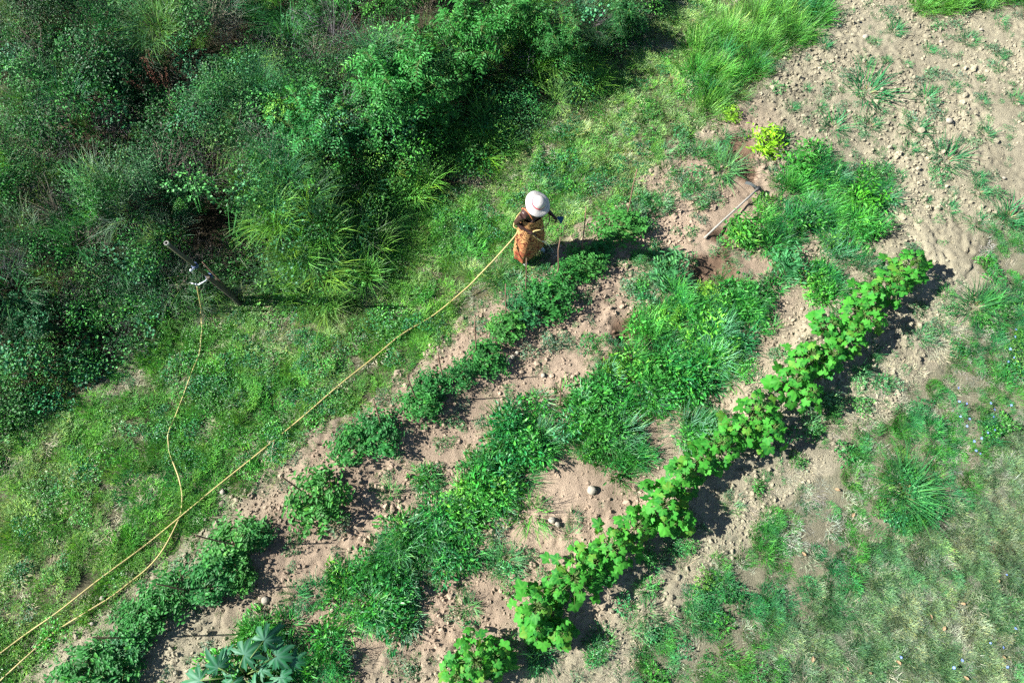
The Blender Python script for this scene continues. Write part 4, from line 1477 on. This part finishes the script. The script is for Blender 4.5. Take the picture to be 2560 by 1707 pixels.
M_DEADLEAF = plain("dead_leaf", (.33, .22, .12), .8, .35, 30)
g = Geo()
g.leaves(np.array([[-.5, 0, 0.1]]), np.array([[1.0, 0, 0]]), np.array([[0, 0, 1.0]]), np.array([1.0]), np.array([.6]), OVAL, OVALF, np.array([.5]))
DL = g.build("fallen_leaf", M_DEADLEAF)
LEAF_SPOTS = ((1170, 410), (1855, 660), (830, 680), (1920, 1020), (1700, 1110), (1790, 1190), (1290, 1500), (1480, 1425), (2160, 860), (2200, 1390), (1130, 1470), (1940, 1530), (1060, 240), (890, 1400))
for k, (x, y) in enumerate(LEAF_SPOTS):
    q = on(1706 + x / 2.754, 1138 + y / 2.754, 1.0, .045)
    s = obj("fallen_leaf", DL, None, q, (random.gauss(0, .25), random.gauss(0, .25), random.random() * 6), random.uniform(.05, .085))
    tag(s, "brown fallen leaf on the right-hand lawn, %s from the left" % ORD[sorted(LEAF_SPOTS).index((x, y))], "leaf", "fallen leaves on the lawn")

M_PETAL = plain("blue_petal", (.22, .33, .85), .6, .15)
g = Geo()
for k in range(10):
    a = 6.283 * k / 10
    g.leaves(np.array([[0, 0, .0]]), np.array([[math.cos(a), math.sin(a), .15]]), np.array([[0, 0, 1.0]]), np.array([1.0]), np.array([.5]), OVAL, OVALF, np.array([.5]))
FL = g.build("petals", M_PETAL)
g = Geo()
g.tube([(0, 0, 0), (.01, .004, .06), (.0, .0, .125)], [.0025, .002, .002], 5)
FS = g.build("stem", M_STEM)
FLOWERS = [(x, y, 569) for x, y in ((2300, 700), (2295, 750), (2260, 835), (2250, 920), (2290, 890), (1905, 1100), (1910, 1195), (1960, 1210), (1980, 1315), (1960, 1365), (2155, 1250), (2145, 1300),
                                    (2105, 1410), (2060, 1450), (2010, 1470), (1915, 1300), (2270, 1220), (2245, 1280), (2155, 1390), (2020, 1535), (2050, 1555), (2130, 1205))]
FLOWERS += [(x, y, 1138) for x, y in ((2230, 820), (2120, 1290), (2210, 1320), (1930, 1410), (1870, 1460), (2240, 1455), (1510, 1390), (2295, 1190))]
for x, y, oy in FLOWERS:
    q = at(1706 + x / 2.754, oy + y / 2.754, .12)
    q.z = gz(q.x, q.y)
    t = empty("blue_flower", q, random.random() * 6)
    obj("stem", FS, t)
    obj("petals", FL, t, (0, 0, .125), (random.gauss(0, .3), random.gauss(0, .3), 0), random.uniform(.013, .021))
    tag(t, "tiny pale blue wildflower in the right-hand lawn, %s from its left" % ORD[sorted(FLOWERS).index((x, y, oy))], "flower", "blue wildflowers in the lawn")

# ------------------------------------------------------------------ the person watering
def remesh(name, g, voxel, mat, smooth=6):
    me = g.build(name, mat)
    o = link(bpy.data.objects.new(name, me))
    m = o.modifiers.new("r", "REMESH")
    m.mode = "VOXEL"
    m.voxel_size = voxel
    m = o.modifiers.new("s", "SMOOTH")
    m.factor, m.iterations = .5, smooth
    dg = bpy.context.evaluated_depsgraph_get()
    out = bpy.data.meshes.new_from_object(o.evaluated_get(dg))
    out.name = name
    bpy.data.objects.remove(o)
    out.polygons.foreach_set("use_smooth", [True] * len(out.polygons))
    if not out.materials:
        out.materials.append(mat)
    return out


def person():
    M_SKIN = plain("dark_skin", (.060, .030, .024), .38, .12, 30, spec=.5)
    t = empty("person", O)

    def Q(f, r, z):
        return fw * f + rt * r + Vector((0, 0, z))

    g = Geo()
    T = lambda pts, rad, s=12: g.tube(pts, rad, s)
    head = Q(.11, 0, 1.515)
    # trunk, neck, head
    g.ball(Q(0, 0, .90), (.15, .15, .13))
    T([Q(0, 0, .86), Q(0, 0, 1.0), Q(.005, 0, 1.10), Q(.015, 0, 1.22), Q(.02, 0, 1.31)], [.145, .118, .12, .135, .10])
    for s in (1, -1):
        T([Q(.005, s * .03, 1.27), Q(.01, s * .12, 1.30), Q(.01, s * .175, 1.30)], [.10, .085, .062])
        T([Q(.10, s * .07, 1.185), Q(.12, s * .07, 1.17)], [.06, .05])
    T([Q(.02, 0, 1.30), Q(.05, 0, 1.40), Q(.08, 0, 1.46)], [.068, .052, .05])
    Rh = Matrix((fw, rt, (0, 0, 1))).transposed() @ Matrix.Rotation(.45, 3, "Y")
    hp = lambda a, b, c: head + Rh @ Vector((a, b, c))
    g.ball(hp(-.01, 0, .02), (.097, .077, .105), 16, 12, rot=Rh)
    g.ball(hp(.025, 0, -.05), (.068, .056, .062), 12, 8, rot=Rh)
    T([hp(.085, 0, .025), hp(.108, 0, -.018)], [.010, .017], 8)
    T([hp(.083, -.022, -.055), hp(.094, 0, -.053), hp(.083, .022, -.055)], [.008, .012, .008], 6)
    for s in (1, -1):
        g.ball(hp(-.005, s * .078, .0), (.022, .010, .032), 8, 6, rot=Rh)
        g.ball(hp(.078, s * .032, .035), (.014, .022, .010), 8, 6, rot=Rh)
    # arms
    T([Q(.01, .175, 1.30), Q(-.03, .205, 1.20), Q(-.085, .22, 1.06)], [.055, .046, .038])
    T([Q(-.085, .22, 1.06), Q(.0, .185, 1.005), Q(.105, .135, .95)], [.038, .037, .025])
    T([Q(.01, -.175, 1.30), Q(.0, -.22, 1.19), Q(-.01, -.25, 1.07)], [.055, .046, .038])
    T([Q(-.01, -.25, 1.07), Q(.08, -.27, 1.05), Q(.19, -.27, 1.05)], [.038, .036, .025])
    # legs under the dress
    for s in (1, -1):
        T([Q(0, s * .08, .88), Q(.02, s * .11, .66), Q(.03, s * .13, .48), Q(-.01, s * .16, .30), Q(-.005, s * .175, .08)], [.092, .078, .056, .052, .036])
        T([Q(-.03, s * .175, .05), Q(.06, s * .18, .045), Q(.13, s * .185, .035)], [.036, .036, .026])

    # hands: palm, four fingers closed round the hose, thumb from the side of the palm
    def hand(wrist, axis, palm_c, rad, bend):
        axis = axis.normalized()
        d = (palm_c - wrist).normalized()
        n_ = d.cross(axis).normalized()
        T([wrist, wrist.lerp(palm_c, .6), palm_c], [.025, .030, .026], 10)
        for k in range(4):
            off = (k - 1.5) * .0185
            root = palm_c + axis * off * -1 + d * .012
            pp = [root]
            L = (.030, .034, .032, .025)[k]
            dirv = d.copy()
            for j in range(3):
                dirv = (Matrix.Rotation(bend, 3, axis) @ dirv)
                pp.append(pp[-1] + dirv * L * (1 - .18 * j))
            T(pp, [.0095, .009, .0082, .007], 8)
        th = palm_c - d * .025 + axis * .028
        T([th, th + axis * .022 + d * .01 + n_ * .012, th + axis * .028 + d * .036 + n_ * .02], [.012, .0105, .008], 8)

    hose_d = (NOZ - HAND)
    hc = HAND - O
    hand(Q(.105, .135, .95), hose_d, hc + Vector((0, 0, .022)) + fw * -.01, .0125, 1.0)
    hand(Q(.19, -.27, 1.05), Vector((0, 0, 1)), Q(.255, -.265, 1.05), .02, -.75)
    obj("body", remesh("body", g, .0075, M_SKIN, 4), t)

    # eyes and hair
    M_EYE = plain("eye", (.75, .73, .70), .2, .05)
    for s in (1, -1):
        e = Geo()
        e.ball(hp(.083, s * .032, .018), .0125, 8, 6)
        obj("eye", e.build("eye", M_EYE, True), t)
    e = Geo()
    e.ball(hp(-.022, 0, .035), (.098, .083, .102), 14, 10, rot=Rh)
    obj("hair", e.build("hair", plain("black_hair", (.012, .011, .010), .8, .3, 90, bump=.8), True), t)

    # dress: lofted rings, longer over her right leg, shallow folds
    m, nt, p, out = new_mat("printed_cloth")
    tc = N(nt, "ShaderNodeTexCoord")
    mp = N(nt, "ShaderNodeMapping")
    mp.inputs["Rotation"].default_value = (.5, .9, .6)
    nt.links.new(tc.outputs["Object"], mp.inputs[0])
    wv = N(nt, "ShaderNodeTexWave")
    wv.inputs["Scale"].default_value = 5.0
    wv.inputs["Distortion"].default_value = 16
    wv.inputs["Detail"].default_value = 2.5
    wv.inputs["Detail Scale"].default_value = 2.0
    nt.links.new(mp.outputs[0], wv.inputs[0])
    cr = N(nt, "ShaderNodeValToRGB")
    cr.color_ramp.elements[0].position, cr.color_ramp.elements[0].color = .30, (.06, .022, .012, 1)
    cr.color_ramp.elements[1].position, cr.color_ramp.elements[1].color = .42, (.46, .25, .10, 1)
    nt.links.new(wv.outputs["Fac"], cr.inputs[0])
    nz = N(nt, "ShaderNodeTexNoise")
    nz.inputs["Scale"].default_value = 9
    nt.links.new(tc.outputs["Object"], nz.inputs[0])
    sep = N(nt, "ShaderNodeSeparateXYZ")
    nt.links.new(tc.outputs["Object"], sep.inputs[0])
    low = N(nt, "ShaderNodeMapRange", clamp=True)
    low.inputs[1].default_value, low.inputs[2].default_value = .85, .15
    low.inputs[3].default_value, low.inputs[4].default_value = .1, .85
    nt.links.new(sep.outputs[2], low.inputs[0])
    mul = N(nt, "ShaderNodeMath", operation="MULTIPLY")
    nt.links.new(low.outputs[0], mul.inputs[0])
    mr = N(nt, "ShaderNodeMapRange", clamp=True)
    mr.inputs[1].default_value, mr.inputs[2].default_value = .42, .55
    nt.links.new(nz.outputs[0], mr.inputs[0])
    nt.links.new(mr.outputs[0], mul.inputs[1])
    nt.links.new(mixcol(nt, mul.outputs[0], cr.outputs[0], (.36, .07, .04)), p.inputs["Base Color"])
    p.inputs["Roughness"].default_value = .8
    p.inputs["Specular IOR Level"].default_value = .2
    rings = [(1.185, .03, 0, .140, .158), (1.165, .03, 0, .150, .163), (1.12, .02, 0, .142, .158), (1.02, .01, 0, .138, .155), (.92, 0, 0, .165, .185), (.80, 0, 0, .185, .215),
             (.65, .01, .01, .195, .24), (.50, .01, .02, .20, .26), (.36, .01, .03, .205, .28), (.0, .01, .04, .20, .285)]
    nseg = 56
    V, F = [], []
    for k, (z, cf, crr, a, b) in enumerate(rings):
        for j in range(nseg):
            th = 6.283 * j / nseg
            c, s = math.cos(th), math.sin(th)
            fold = 1 + (.06 * max(0, (1.0 - z)) ** 1.0) * math.sin(7 * th + 1.3 * math.sin(th)) + .025 * math.sin(15 * th + z * 5) * max(0, 1.05 - z)
            zz = z
            if k == len(rings) - 1:
                zz = .36 - .25 * sm(.1, .9, np.float64(s * .9 + c * .15)) + .02 * math.sin(5 * th)
                fold *= 1 - .16 * sm(.2, .9, np.float64(s))
            if k == 0:
                zz = z + .02 * c - .015 * abs(s)
            V.append(Q(cf + a * c * fold, crr + b * s * fold, zz))
    for k in range(len(rings) - 1):
        for j in range(nseg):
            F.append((k * nseg + j, k * nseg + (j + 1) % nseg, (k + 1) * nseg + (j + 1) % nseg, (k + 1) * nseg + j))
    dr = obj("dress", mesh("dress", V, F, m, True), t)
    so = dr.modifiers.new("thick", "SOLIDIFY")
    so.thickness = .004
    su = dr.modifiers.new("sub", "SUBSURF")
    su.levels = su.render_levels = 1
    for s in (1, -1):
        g2 = Geo()
        g2.tube(smooth_line([Q(.125, s * .085, 1.22), Q(.10, s * .10, 1.31), Q(.02, s * .115, 1.385), Q(-.07, s * .10, 1.32), Q(-.11, s * .08, 1.23)], 4), .011, 6)
        obj("strap", g2.build("strap", plain("orange_strap", (.55, .18, .07), .8) if s == 1 else bpy.data.materials["orange_strap"], True), dr)

    # shoes
    M_SHOE = plain("white_shoe", (.58, .61, .61), .55, .12, 25)
    for s in (1, -1):
        g2 = Geo()
        g2.tube([Q(-.055, s * .175, .05), Q(-.02, s * .176, .052), Q(.05, s * .18, .048), Q(.11, s * .184, .040), Q(.16, s * .186, .032)], [.036, .044, .046, .043, .024], 12)
        g2.tube([Q(-.01, s * .175, .06), Q(-.008, s * .174, .12), Q(-.008, s * .172, .16)], [.046, .043, .044], 12)
        sh = obj("shoe", remesh("shoe", g2, .007, M_SHOE, 3), t)
        g2 = Geo()
        g2.tube([Q(-.06, s * .175, .012), Q(.05, s * .18, .012), Q(.165, s * .186, .012)], [.038, .046, .03], 10)
        obj("sole", g2.build("sole", plain("grey_sole", (.35, .36, .36), .8) if s == 1 else bpy.data.materials["grey_sole"], True), sh)

    # hat
    prof = [(.0, .135), (.03, .133), (.06, .124), (.082, .105), (.095, .07), (.101, .03), (.106, .010), (.145, -.002), (.18, -.016), (.197, -.030), (.197, -.034), (.18, -.021), (.105, .002), (.095, .02), (.086, .08), (.06, .112), (.0, .122)]
    V, F = [], []
    ns = 32
    for r, z in prof:
        for j in range(ns):
            a = 6.283 * j / ns
            wob = .022 * math.sin(2 * a + .6) * max(0, (r - .11) / .1) + .008 * math.sin(5 * a) * max(0, (r - .11) / .1)
            V.append((r * math.cos(a) * 1.03, r * math.sin(a) * .97, z + wob ))
    for k in range(len(prof) - 1):
        for j in range(ns):
            F.append((k * ns + j, k * ns + (j + 1) % ns, (k + 1) * ns + (j + 1) % ns, (k + 1) * ns + j))
    m2 = plain("white_straw", (.50, .475, .44), .75, .10, 60, bump=.4)
    hat = obj("sun_hat", mesh("sun_hat", V, F, m2, True), t, hp(-.01, 0, .062))
    hat.scale = (.93, .93, .98)
    hat.rotation_euler = (Matrix((fw, rt, (0, 0, 1))).transposed() @ Matrix.Rotation(.42, 3, "Y")).to_euler()
    g2 = Geo()
    V, F = [], []
    for r, z in ((.1065, .014), (.1025, .040), (.096, .040), (.098, .014)):
        for j in range(ns):
            a = 6.283 * j / ns
            V.append((r * math.cos(a) * 1.03, r * math.sin(a) * .97, z))
    for k in range(4):
        for j in range(ns):
            F.append((k * ns + j, k * ns + (j + 1) % ns, ((k + 1) % 4) * ns + (j + 1) % ns, ((k + 1) % 4) * ns + j))
    obj("hat_band", mesh("hat_band", V, F, plain("red_band", (.62, .03, .07), .7), True), hat)
    tag(t, "person in a white hat and patterned ochre dress, watering with a yellow hose", "person")

    # folded cloth in the far hand
    g2 = Geo()
    c0 = Q(.285, -.275, 1.05) + O
    for k in range(4):
        g2.tube([Vector((-.01, .006 * k, .05)), Vector((.03 + .012 * k, .01 * k, .01)), Vector((.05, .012 * k - .01, -.07 - .01 * k))], [.014, .022, .017], 8)
    cl = obj("cloth", remesh("cloth", g2, .006, plain("teal_cloth", (.02, .09, .16), .8, .3, 40), 5), None, c0)
    tag(cl, "small dark teal cloth held in the watering person's far hand", "cloth")


person()
